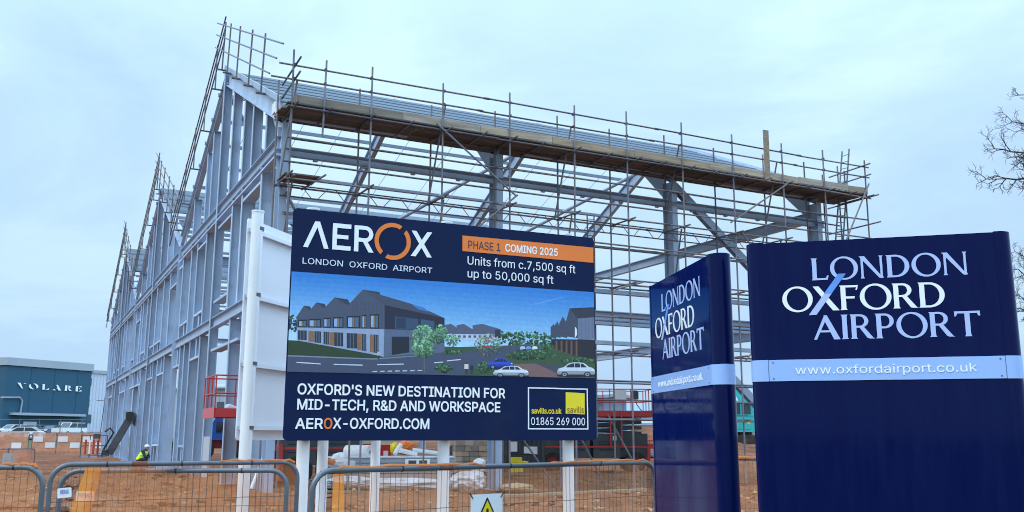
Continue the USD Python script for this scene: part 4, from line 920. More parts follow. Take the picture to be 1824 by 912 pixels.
def scissor_lift(label, loc, rz, zplat, x0, x1, base, notice=True, hw=.95):
    t = thing('scissor_lift', label, 'scissor lift', loc, rz); B0, B1 = base
    MB().box(((B0 + B1) / 2, 0, .86), (B1 - B0 - .1, 1.3, .42)).box(((B0 + B1) / 2, 0, 1.4), (B1 - B0 - .3, 1.1, .6)).build('chassis', 'machine_grey', t)
    for ex_, ew in ((-.75, 1.1), (.55, 1.2)):
        ec = MB().box(((B0 + B1) / 2 + ex_, -.78, 1.15), (ew, .3, 1.05)).build('engine_cover', 'machine_grey', t)
        for lv in range(4): MB().box(((B0 + B1) / 2 + ex_, -.935, 1.0 + .12 * lv), (ew * .6, .012, .03)).build('vent', 'black', ec)
        MB().box(((B0 + B1) / 2 + ex_ + ew * .3, -.94, 1.5), (.16, .012, .2)).build('sticker', 'paper', ec)
    MB().bar((B0 + .1, -.93, 1.12), (B1 - .1, -.93, 1.12), .07, .03).build('red_stripe', 'red', t)
    for bx in (B0 + .05, B1 - .05):
        for sy in (-1, 1):
            MB().prism(Polygon([(-.24, .08), (-.12, .08), (-.1, .95), (.1, .95), (.12, .08), (.24, .08), (.2, 1.15), (-.2, 1.15)]), .12, (bx, sy * .92, .1), (1, 0, 0), (0, 0, 1)).build('outrigger', 'red', t)
            MB().box((bx, sy * .9, .06), (.4, .3, .05)).build('outrigger_foot', 'machine_grey', t)
    for bx in (B0 + .75, B1 - .75):
        for sy in (-1, 1): wheel(t, (bx, sy * .78, .46), .46, .34, (0, 1, 0), 'red_dark')
    n = 3 if zplat > 2.2 else 2; zb_, zt_ = min(1.72, zplat - .5), zplat - .12
    for k in range(n):
        za, zc = zb_ + (zt_ - zb_) * k / n, zb_ + (zt_ - zb_) * (k + 1) / n
        for sy in (-.5, .5):
            MB().bar((B0 + .4, sy, za), (B1 - .4, sy, zc), .13, .06).build('scissor_arm', 'machine_grey', t); MB().bar((B0 + .4, sy * .86, zc), (B1 - .4, sy * .86, za), .13, .06).build('scissor_arm', 'machine_grey', t)
    MB().box(((x0 + x1) / 2, 0, zplat - .02), (x1 - x0, 2 * hw - .04, .05)).build('deck', 'machine_grey', t)
    for sy in (-1, 1): MB().box(((x0 + x1) / 2, sy * hw, zplat + .02), (x1 - x0, .05, .26)).build('side_skirt', 'red', t)
    for sx in (x0, x1): MB().box((sx, 0, zplat + .02), (.05, 2 * hw + .05, .3)).build('end_skirt', 'red', t)
    for k in range(9): MB().bar((x0 + .9 + .14 * k, -hw - .028, zplat - .07), (x0 + .98 + .14 * k, -hw - .028, zplat - .07), .035, .004).build('hazard_mark', 'yellow', t)
    r = .022
    np_ = max(3, int((x1 - x0) / .85))
    for sy in (-1, 1):
        for h_ in (.58, 1.08, 1.14) if False else (.58, 1.1): MB().tube((x0, sy * hw, zplat + h_), (x1, sy * hw, zplat + h_), r, 8).build('guard_rail', 'red', t)
        for k in range(np_ + 1): MB().tube((x0 + (x1 - x0) * k / np_, sy * hw, zplat), (x0 + (x1 - x0) * k / np_, sy * hw, zplat + 1.1), r, 8).build('rail_post', 'red', t)
    for sx in (x0, x1):
        for h_ in (.58, 1.1): MB().tube((sx, -hw, zplat + h_), (sx, hw, zplat + h_), r, 8).build('guard_rail', 'red', t)
        for yy_ in (-.32, .32): MB().tube((sx, yy_, zplat), (sx, yy_, zplat + 1.1), r, 8).build('rail_post', 'red', t)
    MB().box((x1 - .75, -hw + .1, zplat + .82), (.3, .25, .34)).box((x1 - .75, -hw + .02, zplat + .95), (.18, .1, .2)).build('control_box', 'machine_grey', t)
    MB().path([(x1 - .75, -hw + .1, zplat + .7), (x1 - .65, -hw + .1, zplat + .4), (x1 - .4, -hw + .15, zplat + .1)], .02, 6).build('cable', 'black', t)
    if notice: MB().box((x1 - 1.45, -hw - .02, zplat + .85), (.6, .012, .45)).build('notice', 'paper', t)
    MB().tube(((x0 * .4 + x1 * .6), -hw - .06, zplat + .1), ((x0 * .4 + x1 * .6), -hw - .06, 1.1), .03, 6).tube(((x0 * .4 + x1 * .6) + .5, -hw - .06, zplat + .1), ((x0 * .4 + x1 * .6) + .5, -hw - .06, 1.1), .03, 6).build('access_ladder', 'red', t)
    return t
PL = at(372, 737, 28.4)
scissor_lift('red scissor lift reaching out of the gable wall behind the white board', (PL[0], PL[1], gz(PL[0] + 2.5, PL[1] + 1.2)), BRZ, PL[2] - .05, 0, 4.6, (1.75, 4.75), False)
MB().hull([((PL[0] + .55, PL[1] + .1, PL[2] + .18), .12), ((PL[0] + .75, PL[1] + .2, PL[2] + .12), .1)]).build('white_sack', 'plastic_sheet', None, True, label='small white sack on the platform of the left scissor lift', cat='sack')
PR = at(1161, 741, 43.0)
scissor_lift('large red rough terrain scissor lift seen between navy board and edge-on totem', (PR[0] - 2.45, PR[1] + .4, gz(PR[0] - 2.4, 43) - .05), 4, 2.55 - gz(PR[0] - 2.4, 43), -2.4, 2.35, (-2.9, 2.35))
# blue and red telehandler behind the left lift
th_p = at(398, 805, 58.); th = thing('telehandler', 'blue and red telehandler parked inside the frame left of the white board', 'telehandler', (th_p[0], th_p[1], gz(th_p[0], th_p[1])), 20)
MB().box((0, 0, 1.1), (3.6, 1.5, .8)).box((1.2, 0, 1.6), (1.4, 1.4, .5)).build('body', 'red_dark', th)
MB().prism(Polygon([(-.9, 1.2), (.5, 1.2), (.5, 2.4), (-.6, 2.5), (-.9, 2.0)]), .8, (0, -.2, 0), (1, 0, 0), (0, 0, 1)).build('cab', 'blue_machine', th)
MB().box((-.1, -1.015, 1.95), (.9, .02, .6)).build('cab_window', 'glass_dark', th)
MB().bar((-1.7, .45, 2.0), (3., .45, 1.5), .4, .35).bar((2.9, .45, 1.5), (3.2, .45, .6), .3, .3).build('boom', 'blue_machine', th)
for wx in (-1.2, 1.25):
    for sy in (-1, 1): wheel(th, (wx, sy * .85, .6), .6, .4, (0, 1, 0), 'pack_grey')
# boom lift basket and jib at the left
bp = at(166, 814, 52.); bz_ = bp[2]
bl = thing('boom_lift', 'grey boom lift with its basket lowered and jib raised beside the gable wall', 'boom lift', (bp[0], bp[1], 0), 8)
MB().box((0, 0, bz_ + .04), (.9, 1.6, .1)).box((.0, 0, bz_ + .2), (.88, 1.56, .03)).build('basket_floor', 'pack_grey', bl)
for h_ in (.6, 1.15):
    m = MB()
    for p, q2 in (((-.45, -.8), (.45, -.8)), ((.45, -.8), (.45, .8)), ((.45, .8), (-.45, .8)), ((-.45, .8), (-.45, -.8))): m.tube((*p, bz_ + h_), (*q2, bz_ + h_), .022, 8)
    m.build('basket_rail', 'machine_grey', bl)
for sx in (-.45, 0, .45):
    for sy in (-.8, .8): MB().tube((sx, sy, bz_), (sx, sy, bz_ + 1.15), .022, 8).build('basket_post', 'machine_grey', bl)
for k in range(4): MB().box((-.2 + .2 * k, -.82, bz_ + .55), (.07 if k % 2 else .1, .02, .75)).build('red_panel_bar', 'red' if k != 1 else 'paper', bl)
MB().box((.3, -.7, bz_ + 1.1), (.3, .25, .25)).build('control_box', 'machine_grey', bl)
MB().path([(.5, .0, bz_ + .4), (.75, 0, bz_ + .9), (.95, 0, bz_ + 1.3), (.75, 0, bz_ + 1.55), (.5, 0, bz_ + 1.35)], .05, 8).build('hose', 'black', bl)
q0_ = at(193, 808, 52.) - np.array([bp[0], bp[1], 0]); q1_ = at(231, 741, 52.) - np.array([bp[0], bp[1], 0]); q2_ = at(247, 746, 54.) - np.array([bp[0], bp[1], 0])
MB().bar((.45, 0, bz_ + .25), q0_ + [0, 0, .02], .28, .3).build('jib_mount', 'machine_grey', bl)
MB().bar(q0_, q1_, .34, .3).build('jib', 'machine_grey', bl); MB().bar(q1_ + [-.15, 0, .08], q2_, .3, .28).build('upper_boom', 'machine_grey', bl)
MB().tube(q1_ + [0, -.25, 0], q1_ + [0, .25, 0], .24, 12).build('pivot', 'black', bl)
MB().bar(q2_ - [0, 0, .1], q2_ + [1.6, 1.6, -2.4], .3, .3).build('lower_boom', 'machine_grey', bl)
qb = q2_ + np.array([2.0, 2.0, 0])
MB().box((qb[0], qb[1], .8), (2.2, 1.6, .8)).build('turntable', 'machine_grey', bl)
for sx in (-.9, .9):
    for sy in (-.9, .9): wheel(bl, (qb[0] + sx, qb[1] + sy, .4), .4, .3, (0, 1, 0))
# turquoise excavator between the totems
ex_p = at(1322, 785, 67.); exz = gz(ex_p[0], ex_p[1]); ex = thing('excavator', 'turquoise excavator on crawler tracks seen between the two totem signs', 'excavator', (ex_p[0], ex_p[1], exz - .05), -8)
for sy in (-1.0, 1.0):
    tr_ = MB().prism(sbox(-1.7, .02, 1.7, .62).buffer(0).intersection(unary_union([ell(-1.4, .32, .35, .3), ell(1.4, .32, .35, .3), sbox(-1.4, .02, 1.4, .62)])), .5, (0, sy + .25, 0), (1, 0, 0), (0, 0, 1)).build('crawler_track', 'rubber', ex)
    for k in range(12): MB().box((-1.45 + k * .26, sy, .63), (.13, .5, .04)).build('track_plate', 'machine_grey', tr_)
MB().tube((0, 0, .6), (0, 0, .85), .7, 20).build('slew_ring', 'machine_grey', ex)
MB().prism(Polygon([(-1.9, .85), (1.5, .85), (1.5, 1.85), (.2, 2.0), (-1.4, 2.0), (-1.9, 1.7)]), 2.2, (0, 1.1, 0), (1, 0, 0), (0, 0, 1)).build('body', 'turquoise', ex)
MB().prism(Polygon([(-.55, 1.9), (1.1, 1.9), (1.1, 2.5), (.75, 3.0), (-.55, 3.0)]), 1.0, (-.35, -.1, 0), (1, 0, 0), (0, 0, 1)).build('cab', 'turquoise', ex)
for x0_, x1_ in ((-.8, -.15), (-.05, .55)): MB().box(((x0_ + x1_) / 2, -1.11, 2.42), (x1_ - x0_, .02, .7)).build('cab_window', 'glass_dark', ex)
for k in range(3): MB().box((-1.3 + .75 * k, -1.11, 1.4), (.66, .02, .7)).build('side_door', 'turquoise', ex)
for k in (0, 2): MB().box((-1.2 + .8 * k, -1.125, 1.55), (.2, .02, .24)).build('sticker', 'yellow', ex)
MB().bar((.9, .5, 1.7), (-.2, .5, 3.9), .5, .4).bar((-.2, .5, 3.9), (-2.6, .5, 3.2), .45, .38).build('boom', 'turquoise', ex)
MB().bar((-2.6, .5, 3.3), (-3.4, .5, 1.3), .3, .3).build('stick', 'turquoise', ex); MB().tube((.6, .5, 1.9), (-.6, .5, 3.3), .07, 8).build('ram', 'galv', ex)
MB().prism(Polygon([(-3.7, 1.4), (-3.1, 1.3), (-3.0, .7), (-3.5, .5), (-3.9, .9)]), .8, (0, .9, 0), (1, 0, 0), (0, 0, 1)).build('bucket', 'machine_grey', ex)
for k in range(5): MB().bar(tuple(at(1290, 797 + k * 3, 62.)), tuple(at(1362, 797 + k * 3, 62.)), .1, .3).build('timber_bearer', 'timber', None, label='%s timber bearer of the pile below the excavator tracks' % ('top', 'second', 'middle', 'fourth', 'bottom')[k], cat='timber', group=None)

# ---------------------------------------------------------------- far buildings
def flatbox(name, m, parent, P0, P1, z0, z1, depth, proud=0.0):
    P0 = np.array([P0[0], P0[1], 0.]); P1 = np.array([P1[0], P1[1], 0.]); X = P1 - P0; w = np.linalg.norm(X); X /= w; n = np.cross(X, ZV)
    c = (P0 + P1) / 2 - n * (depth / 2 - proud) + ZV * (z0 + z1) / 2
    return MB().box(c, (w, depth, z1 - z0), R=np.stack([X, -n, ZV], 1)).build(name, m, parent), X, n, w
VA, VB = at(0, 775, 134.), at(153, 775, 147.)
vb = thing('office_building', 'dark teal clad building with VOLARE lettered on its wall', 'building')
VA3 = np.array([VA[0], VA[1], 0]); 
_, VX, VN, VW = flatbox('wall', 'teal_clad', vb, VA, VB, 0, 11.3, 20)
flatbox('parapet', 'grey_clad', vb, VA - VX * .2, VB + VX * .3, 11.3, 12.4, 20.4, .2)
k_ = 0
for x in np.arange(4.0, VW, 4.0): MB().bar(VA3 + VX * x + VN * .01 + ZV * .1, VA3 + VX * x + VN * .01 + ZV * 11.2, .05, .02, VN).build('cladding_rib', 'teal_clad', vb)
def vpt(x, y): P = atp(x, y, VA3, VN) - VA3; return float(P @ VX), float(P[2])
c0, c1 = vpt(16, 737), vpt(145, 739); MB().bar(VA3 + VX * c0[0] + VN * .5 + ZV * c0[1], VA3 + VX * c1[0] + VN * .5 + ZV * c0[1], .35, 1.0).build('canopy', 'grey_clad', vb)
d0 = vpt(0, 708); d1 = vpt(34, 708); d2 = vpt(38, 714); d3 = vpt(34, 737)
MB().path([VA3 + VX * a + ZV * b + VN * .2 for a, b in (d0, d1, d2, d3)], .12, 8).build('drain_pipe', 'grey_clad', vb)
for xa, xb in ((41, 63), (104, 125)):
    a, b = vpt(xa, 751), vpt(xb, 768); MB().box(VA3 + VX * (a[0] + b[0]) / 2 + VN * .06 + ZV * (a[1] + .3) / 2, (b[0] - a[0], .12, a[1] - .3), R=np.stack([VX, -VN, ZV], 1)).build('door', 'cream_clad', vb)
# stencil letters
va, vbn = vpt(30, 690), vpt(145, 690); cz0 = vpt(36, 692)[1]; cz1 = vpt(36, 682)[1]; capv = cz1 - cz0
def stencil(c):
    cut = lambda g, *b: g.difference(unary_union([sbox(*q) for q in b]))
    if c == 'V': return unary_union([quad((-.05, 1), (.3, 1), (.62, 0), (.5, 0)), quad((.6, 1), (.95, 1), (.8, .85)), ]), .9
    if c == 'O': return ell(.52, .5, .55, .52).difference(affinity.rotate(ell(.52, .5, .28, .6), 25)), 1.1
    if c == 'L': return unary_union([stem(.05, .26), quad((.4, 0), (.8, 0), (.85, .3))]), .9
    if c == 'A': return unary_union([quad((.38, 1), (.55, 1), (1.0, 0), (.66, 0)), quad((0, 0), (.35, 0), (.12, .22)), quad((.42, .3), (.62, .3), (.6, .38), (.45, .38))]), 1.0
    if c == 'R': return unary_union([stem(.05, .26), ell(.45, .72, .28, .28).intersection(sbox(.47, 0, 1, 1)), quad((.42, .42), (.55, .42), (.92, 0), (.62, 0))]), .95
    if c == 'E': return unary_union([stem(.05, .26), quad((.4, 1), (.75, 1), (.75, .72)), quad((.4, 0), (.78, 0), (.78, .3)), quad((.4, .52), (.58, .62), (.58, .38))]), .82
x = 0; ws_ = [stencil(c) for c in 'VOLARE']; tw = sum(w for _, w in ws_) + 5 * .42; s = (vbn[0] - va[0]) / tw
for g, w in ws_:
    gg = affinity.affine_transform(affinity.translate(g, x, 0), [s, 0, 0, capv, 0, 0]); slab(gg, 'letter', 'letter_white', vb, VA3 + VX * va[0] + ZV * cz0 + VN * .08, VX, ZV, .06); x += w + .42
cb = thing('clad_annexe', 'pale metal clad annexe with small windows joined to the teal building', 'building')
C0 = VB + VX * .2 - VN * .1; C1 = VB + VX * 9
_, CX, CN, CW = flatbox('wall', 'cream_clad', cb, C0, C1, 0, 11.0, 18)
C03 = np.array([C0[0], C0[1], 0])
flatbox('roof_edge', 'grey_clad', cb, C0 - CX * .1, C1, 11.0, 11.5, 18.3, .15)
for x in np.arange(.5, CW, .6): MB().bar(C03 + CX * x + CN * .03 + ZV * .1, C03 + CX * x + CN * .03 + ZV * 10.9, .06, .06, CN).build('cladding_rib', 'cream_clad', cb)
for px, py, h_ in ((161, 680, 1.1), (157, 717, 1.1), (156, 746, 1.3), (160, 746, 1.3), (194, 673, 1.2), (190, 714, 1.2)):
    P = atp(px, py, C03, CN); MB().box(P + CN * .02, (.4 if px < 180 else .9, .1, h_), R=np.stack([CX, -CN, ZV], 1)).build('window', 'window', cb)
lp = at(183, 775, 105.); lc = thing('aerial_mast', 'thin dark aerial masts with a crossbar in front of the pale annexe', 'mast', (lp[0], lp[1], 0))
for dx, h_, ln in ((0, 8.2, .45), (-.35, 6., .3)): MB().tube((dx, 0, .5), (dx + ln, 0, h_), .04, 6).build('mast', 'black', lc)
MB().tube((-1, 0, 5.3), (.9, 0, 5.2), .04, 6).build('crossbar', 'black', lc)
# right-hand background
def block(name, label, wall, P0, P1, z0, z1, depth, roof='grey_clad', pitch=1.0, wins=()):
    t = thing(name, label, 'building'); _, X, n, w = flatbox('wall', wall, t, P0, P1, z0, z1, depth)
    P03 = np.array([P0[0], P0[1], 0.])
    tri_ = Polygon([(-.4, -.1), (depth / 2, pitch), (depth + .4, -.1), (depth + .4, .1), (depth / 2, pitch + .2), (-.4, .1)])
    MB().prism(tri_, w + .8, P03 + ZV * z1 - X * .4, -n, ZV).build('roof', roof, t)
    for x in np.arange(.5, w, 1.2): MB().bar(P03 + X * x + n * .03 + ZV * (z0 + .1), P03 + X * x + n * .03 + ZV * (z1 - .05), .05, .06, n).build('cladding_rib', wall, t)
    for a, b, c_, d in wins: f_ = MB().box(P03 + X * (a + b) / 2 + n * .05 + ZV * (c_ + d) / 2, (b - a, .12, d - c_), R=np.stack([X, -n, ZV], 1)).build('window', 'window', t); MB().box(P03 + X * (a + b) / 2 + n * .04 + ZV * (c_ - .06), (b - a + .2, .2, .1), R=np.stack([X, -n, ZV], 1)).build('sill', 'panel_white', f_)
block('warehouse', 'long blue grey warehouse behind the large scissor lift', 'blue_clad', at(1040, 775, 118.), at(1180, 775, 112.), .5, 4.3, 14, 'blue_clad', .8)
block('site_office', 'low white site office with a row of windows behind the spoil heap', 'panel_white', at(1118, 775, 96.), at(1182, 775, 95.), .9, 2.7, 6, 'grey_clad', .2, [(.4 + k * .75, .95 + k * .75, 1.4, 2.3) for k in range(5)])
block('green_shed', 'grey green shed with pitched roof behind the excavator', 'green_clad', at(1270, 775, 112.), at(1372, 775, 104.), .5, 4.2, 12, 'green_clad', 1.7)
block('site_cabin', 'pale blue stacked site cabin beside the right edge of the navy board', 'blue_clad', at(1038, 775, 64.), at(1076, 775, 63.), 1.5, 4.1, 3, 'grey_clad', .1, [(.5, 1.2, 2.7, 3.5)])
block('open_shed', 'far open grey shed seen through the doorway under the left lift', 'grey_clad', at(300, 775, 118.), at(470, 775, 112.), .2, 7.2, 10, 'grey_clad', .6, [(3 + k * 2.2, 4.6 + k * 2.2, 2.6, 5.5) for k in range(4)])
# ---------------------------------------------------------------- parked cars
def car(label, px, D, rz, col, suv=False, z=None):
    P = at(px, 775, D); zc = gz(P[0], P[1]); t = thing('parked_car', label, 'car', (P[0], P[1], zc), rz, None)
    h = 1.72 if suv else 1.45; Wc = .9
    low = Polygon([(-2.2, .35), (-2.25, .75), (-2.1, .95), (2.0, 1.0), (2.25, .8), (2.25, .35)]) if not suv else Polygon([(-2.3, .4), (-2.35, 1.0), (-1.3, 1.12), (2.2, 1.12), (2.3, .9), (2.3, .4)])
    top = Polygon([(-1.1, .95), (-.35, h), (1.2, h), (2.0, .98)]) if not suv else Polygon([(-1.2, 1.1), (-.5, h), (1.95, h), (2.2, 1.1)])
    MB().prism(low, 2 * Wc, (0, Wc, 0), (1, 0, 0), (0, 0, 1)).build('body', col, t)
    MB().prism(top, 2 * Wc - .3, (0, Wc - .15, 0), (1, 0, 0), (0, 0, 1)).build('cabin', 'glass_dark', t)
    rx0, rx1 = (-.35, 1.2) if not suv else (-.5, 1.95); MB().box(((rx0 + rx1) / 2, 0, h + .01), (rx1 - rx0 + .1, 2 * Wc - .28, .07)).build('roof', col, t)
    for sy in (-1, 1): MB().bar((top.exterior.coords[0][0], sy * (Wc - .17), 1.0), (rx0, sy * (Wc - .17), h), .07, .07).bar((.45, sy * (Wc - .16), 1.0), (.45, sy * (Wc - .16), h), .06, .1).build('pillar', col, t)
    for sy in (-1, 1):
        MB().box((-2.24, sy * .62, .78), (.06, .38, .16)).build('headlight', 'paper', t)
        for wx in (-1.35, 1.35): wheel(t, (wx, sy * .8, .33), .33, .22, (0, 1, 0), 'car_silver')
    MB().box((-2.27, 0, .6), (.05, 1.0, .2)).build('grille', 'black', t)
    return t
car('white saloon car parked left of the first pale door of the teal building', 22, 128, 68, 'car_white')
car('white off-road car parked facing the camera before the second pale door', 123, 128, 75, 'car_white', True)
car('dark blue estate car parked between the two white cars', 92, 131, 80, 'car_blue')
car('silver hatchback parked right of the white saloon', 58, 130, 75, 'car_silver')
car('white low car parked nearer than the saloon behind the netted fence', 40, 112, 5, 'car_white')
# chain-link fence before the car park
cf = thing('chain_link_fence', 'tall chain link fence on posts in front of the teal building', 'fence')
for px in (-6, 33, 68, 106, 144): P = at(px, 775, 124.); MB().tube((P[0], P[1], .8), (P[0], P[1], 1.55 + 28 / 1674 * 124), .05, 6).build('fence_post', 'galv', cf)
Pa, Pb = at(-10, 775, 124.), at(150, 775, 124.)
for dz in (.9, 2.0): MB().tube((Pa[0], Pa[1], 1.55 + dz), (Pb[0], Pb[1], 1.55 + dz), .025, 5).build('rail_wire', 'galv', cf)
# far netted fence panels
for k, (xa, xb, D, lab) in enumerate(((-30, 52, 78, 'leftmost far fence panel, netted dull orange, before the parked cars'), (58, 102, 81, 'far orange netted fence panel with a white notice at its left'), (102, 146, 80.5, 'far orange netted fence panel left of the boom lift basket'), (146, 192, 79, 'far orange netted fence panel behind the boom lift basket'))):
    A_, B_ = at(xa, 775, D), at(xb, 775, D + .5); zt_ = 1.78
    t, P0, X, Wd, zb = fence_panel(A_, B_, lab, top=zt_, r=.025, wires=False)
    nn_ = np.cross(X, ZV)
    for z in (zb + .15, zb + 1.0): MB().bar(P0 + ZV * z, P0 + X * Wd + ZV * z, .05, .03).build('brace_rail', 'galv', t)
    mb = MB(); mb.box(P0 + X * Wd / 2 + ZV * (zt_ + zb) / 2 + nn_ * .05, (Wd - .1, .01, zt_ - zb - .1), R=np.stack([X, -nn_, ZV], 1)); mb.build('netting', 'net_far', t)
    for q in range(2): MB().box(P0 + X * Wd * (.25 + .5 * q) + ZV * (1.2 - .5 * q) + nn_ * .08, (.75, .01, .45), R=np.stack([X, -nn_, ZV], 1)).build('notice', 'paper', t)
A_, B_ = at(-20, 775, 44.), at(65, 775, 46.)
t, P0, X, Wd, zb = fence_panel(A_, B_, 'low barrier with dull orange netting at the far left', top=.9, r=.025, wires=False)
nn_ = np.cross(X, ZV); MB().box(P0 + X * Wd / 2 + ZV * .4 + nn_ * .04, (Wd - .1, .01, .85), R=np.stack([X, -nn_, ZV], 1)).build('netting', 'net_far', t)
P = at(18, 775, 43.); cbk = thing('barrier_weight', 'grey upright weight block in front of the low barrier at far left', 'weight block', (P[0], P[1], gz(P[0], P[1])), 12)
MB().prism(Polygon([(-.2, 0), (.2, 0), (.17, .75), (-.17, .75)]), .3, (0, .15, 0), (1, 0, 0), (0, 0, 1)).build('block', 'concrete', cbk); MB().tube((0, 0, .74), (0, 0, .98), .04, 8).build('lifting_eye', 'galv', cbk)

# ---------------------------------------------------------------- materials stored inside the frame
pc = at(690, 775, 27.6); pk = thing('panel_pack', 'film wrapped stack of cladding panels on bearers behind the hoarding posts', 'panel stack', (pc[0], pc[1], gz(pc[0], pc[1])), BRZ - 18)
for x in (-1.4, 0, 1.4): MB().box((x, 0, .05), (.12, 1.25, .12)).build('bearer', 'timber', pk)
MB().box((0, 0, .31), (3.6, 1.2, .38)).build('lower_pack', 'pack_pink', pk); MB().box((.05, 0, .73), (3.7, 1.2, .42)).build('upper_pack', 'pack_grey', pk)
for z in (.58, .68, .8): MB().bar((-1.8, -.605, z), (1.9, -.605, z), .012, .012).build('panel_joint', 'machine_grey', pk)
MB().box((.05, 0, .955), (3.74, 1.24, .03)).build('top_film', 'plastic_sheet', pk)
MB().box((.85, -.62, .8), (.7, .01, .22)).build('delivery_note', 'paper', pk)
for k in range(2): MB().box((.7 + .3 * k, -.628, .8), (.22, .008, .14)).build('note_print', 'machine_grey', pk)
def crumple(name, label, cat, c, r, m, seed, amp=.35):
    t = trimesh.creation.icosphere(subdivisions=4); v = t.vertices; nz = .7 * (meshkit.fbm(v * 1.7 + seed, 3, seed) - .5) - .5 * np.abs(meshkit.fbm(v * 2.6 + seed * 3, 2, seed + 1) - .5)
    v = v * (1 + amp * 2 * nz[:, None]) * np.asarray(r); MB().add(v + np.asarray(c), t.faces).build(name, m, None, True, label=label, cat=cat)
def cpt(px, py, D): return at(px, py, D)
crumple('plastic_sheet', 'crumpled white plastic sheet at the left end of the wrapped panel stack', 'plastic sheet', cpt(608, 826, 27), (.42, .4, .3), 'plastic_sheet', 2)
crumple('plastic_sheet', 'pale plastic sheeting trailing on the clay below the wrapped panel stack', 'plastic sheet', cpt(720, 862, 26.3), (1.35, .3, .16), 'plastic_sheet', 7, .5)
crumple('plastic_sheet', 'white plastic lying by the foot of the panel stack at its left', 'plastic sheet', cpt(625, 858, 26.3), (.75, .3, .16), 'plastic_sheet', 13, .5)
crumple('plastic_sheet', 'twisted white plastic sheet heaped left of the middle steel column', 'plastic sheet', cpt(835, 856, 26.5), (.5, .35, .28), 'plastic_sheet', 21, .6)
crumple('plastic_sheet', 'white plastic bag standing against the middle steel column', 'plastic sheet', cpt(853, 829, 27.), (.2, .2, .2), 'plastic_sheet', 30, .5)
crumple('orange_wrap', 'bright orange wrapper tucked into the plastic at the panel stack', 'wrapper', cpt(590, 822, 26.6), (.11, .1, .09), 'net_roll', 4)
crumple('orange_sack', 'orange debris sack lying on the wrapped panel stack', 'sack', cpt(722, 797, 29.5), (.32, .3, .22), 'orange_print', 5)
crumple('yellow_sack', 'yellow sack beside the orange sack on the panel stack', 'sack', cpt(703, 799, 29.3), (.15, .14, .18), 'yellow', 6)
rl = thing('membrane_roll', 'white roll of membrane with a dark core on the panel stack', 'roll', tuple(cpt(632, 805, 27.8)), -25)
MB().prism(Point(0, 0).buffer(.2).difference(Point(0, 0).buffer(.06)), .8, (-.2, -.1, 0), (0, 1, 0), (0, 0, 1)).build('roll', 'plastic_sheet', rl, 30); MB().tube((-.3, -.1, 0), (.5, -.1, 0), .058, 10).build('core', 'black', rl)
for k, (a, b, lab) in enumerate((((703, 809, 28.2), (714, 792, 28.4), 'short white pipe leaning upward on the panel stack'), ((712, 802, 28.), (742, 810, 28.2), 'white pipe lying across the top of the panel stack'), ((735, 802, 28.4), (780, 808, 28.6), 'longest white pipe at the right of the panel stack'))):
    MB().tube(cpt(*a), cpt(*b), .07, 12).build('white_pipe', 'white_paint', None, 40, label=lab, cat='pipe')
ed = cpt(686, 798, 33); eb = thing('fire_point', 'red fire extinguisher box behind the wrapped panel stack', 'fire box', (ed[0], ed[1], gz(ed[0], ed[1])))
MB().box((0, 0, .85), (.45, .35, .8)).box((0, 0, .25), (.3, .3, .5)).build('box', 'red', eb); MB().box((0.05, -.18, .95), (.16, .01, .2)).build('label_plate', 'paper', eb)
# stone blocks on pallets
sc_ = at(848, 775, 36.5); sg = thing('stone_pallet', 'pallet stacked with rough buff stone blocks left of the middle column', 'pallet of stone', (sc_[0], sc_[1], gz(sc_[0], sc_[1])), 10)
for k in range(6): MB().box((-.75 + .3 * k, 0, .13), (.1, 1.0, .025)).build('pallet_slat', 'timber', sg)
for y in (-.4, 0, .4): MB().box((0, y, .06), (1.7, .1, .11)).build('pallet_bearer', 'timber', sg)
for r in range(6):
    x = -.85
    while x < .8:
        w = rng.uniform(.2, .42); w = min(w, .86 - x + .02)
        if w < .1: break
        for y in (-.25, .25): MB().box((x + w / 2, y + rng.uniform(-.02, .02), .15 + .095 + r * .195), (w - .015, .46, .18), rz=rng.uniform(-2, 2)).build('stone_block', 'stone', sg)
        x += w
gp = at(925, 775, 33.); gn = thing('generator', 'yellow generator in a black tube frame right of the middle column', 'generator', (gp[0], gp[1], gz(gp[0], gp[1])), 8)
MB().box((0, 0, .42), (.55, .45, .36)).box((-.1, 0, .66), (.35, .3, .14)).build('engine', 'yellow', gn); MB().box((.2, 0, .3), (.2, .46, .2)).build('panel', 'machine_grey', gn)
for sy in (-.28, .28): MB().path([(-.42, sy, .1), (-.42, sy, .78), (-.36, sy, .84), (.36, sy, .84), (.42, sy, .78), (.42, sy, .1)], .02, 6).build('frame_hoop', 'black', gn)
MB().box((0, 0, .12), (.86, .6, .05)).build('base', 'black', gn)
sb_ = at(930, 775, 40.); sbx = thing('site_container', 'grey steel storage container with paper notices behind the generator', 'container', (sb_[0], sb_[1], gz(sb_[0], sb_[1])), 6)
MB().box((0, 0, .95), (1.7, 1.6, 1.7)).build('body', 'machine_grey', sbx)
for k in range(9): MB().box((-.76 + .19 * k, -.82, .95), (.07, .05, 1.55)).build('corrugation', 'machine_grey', sbx)
for x, z, w, h_, c_ in ((-.45, 1.15, .3, .4, 'paper'), (.25, 1.0, .55, .3, 'paper'), (.05, 1.55, .4, .32, 'print_blue')): MB().box((x, -.86, z), (w, .015, h_)).build('notice', c_, sbx)
crumple('cardboard_heap', 'flattened cardboard lying on clay right of the middle column', 'cardboard', cpt(920, 868, 27.5), (.5, .3, .12), 'cardboard', 9, .3)
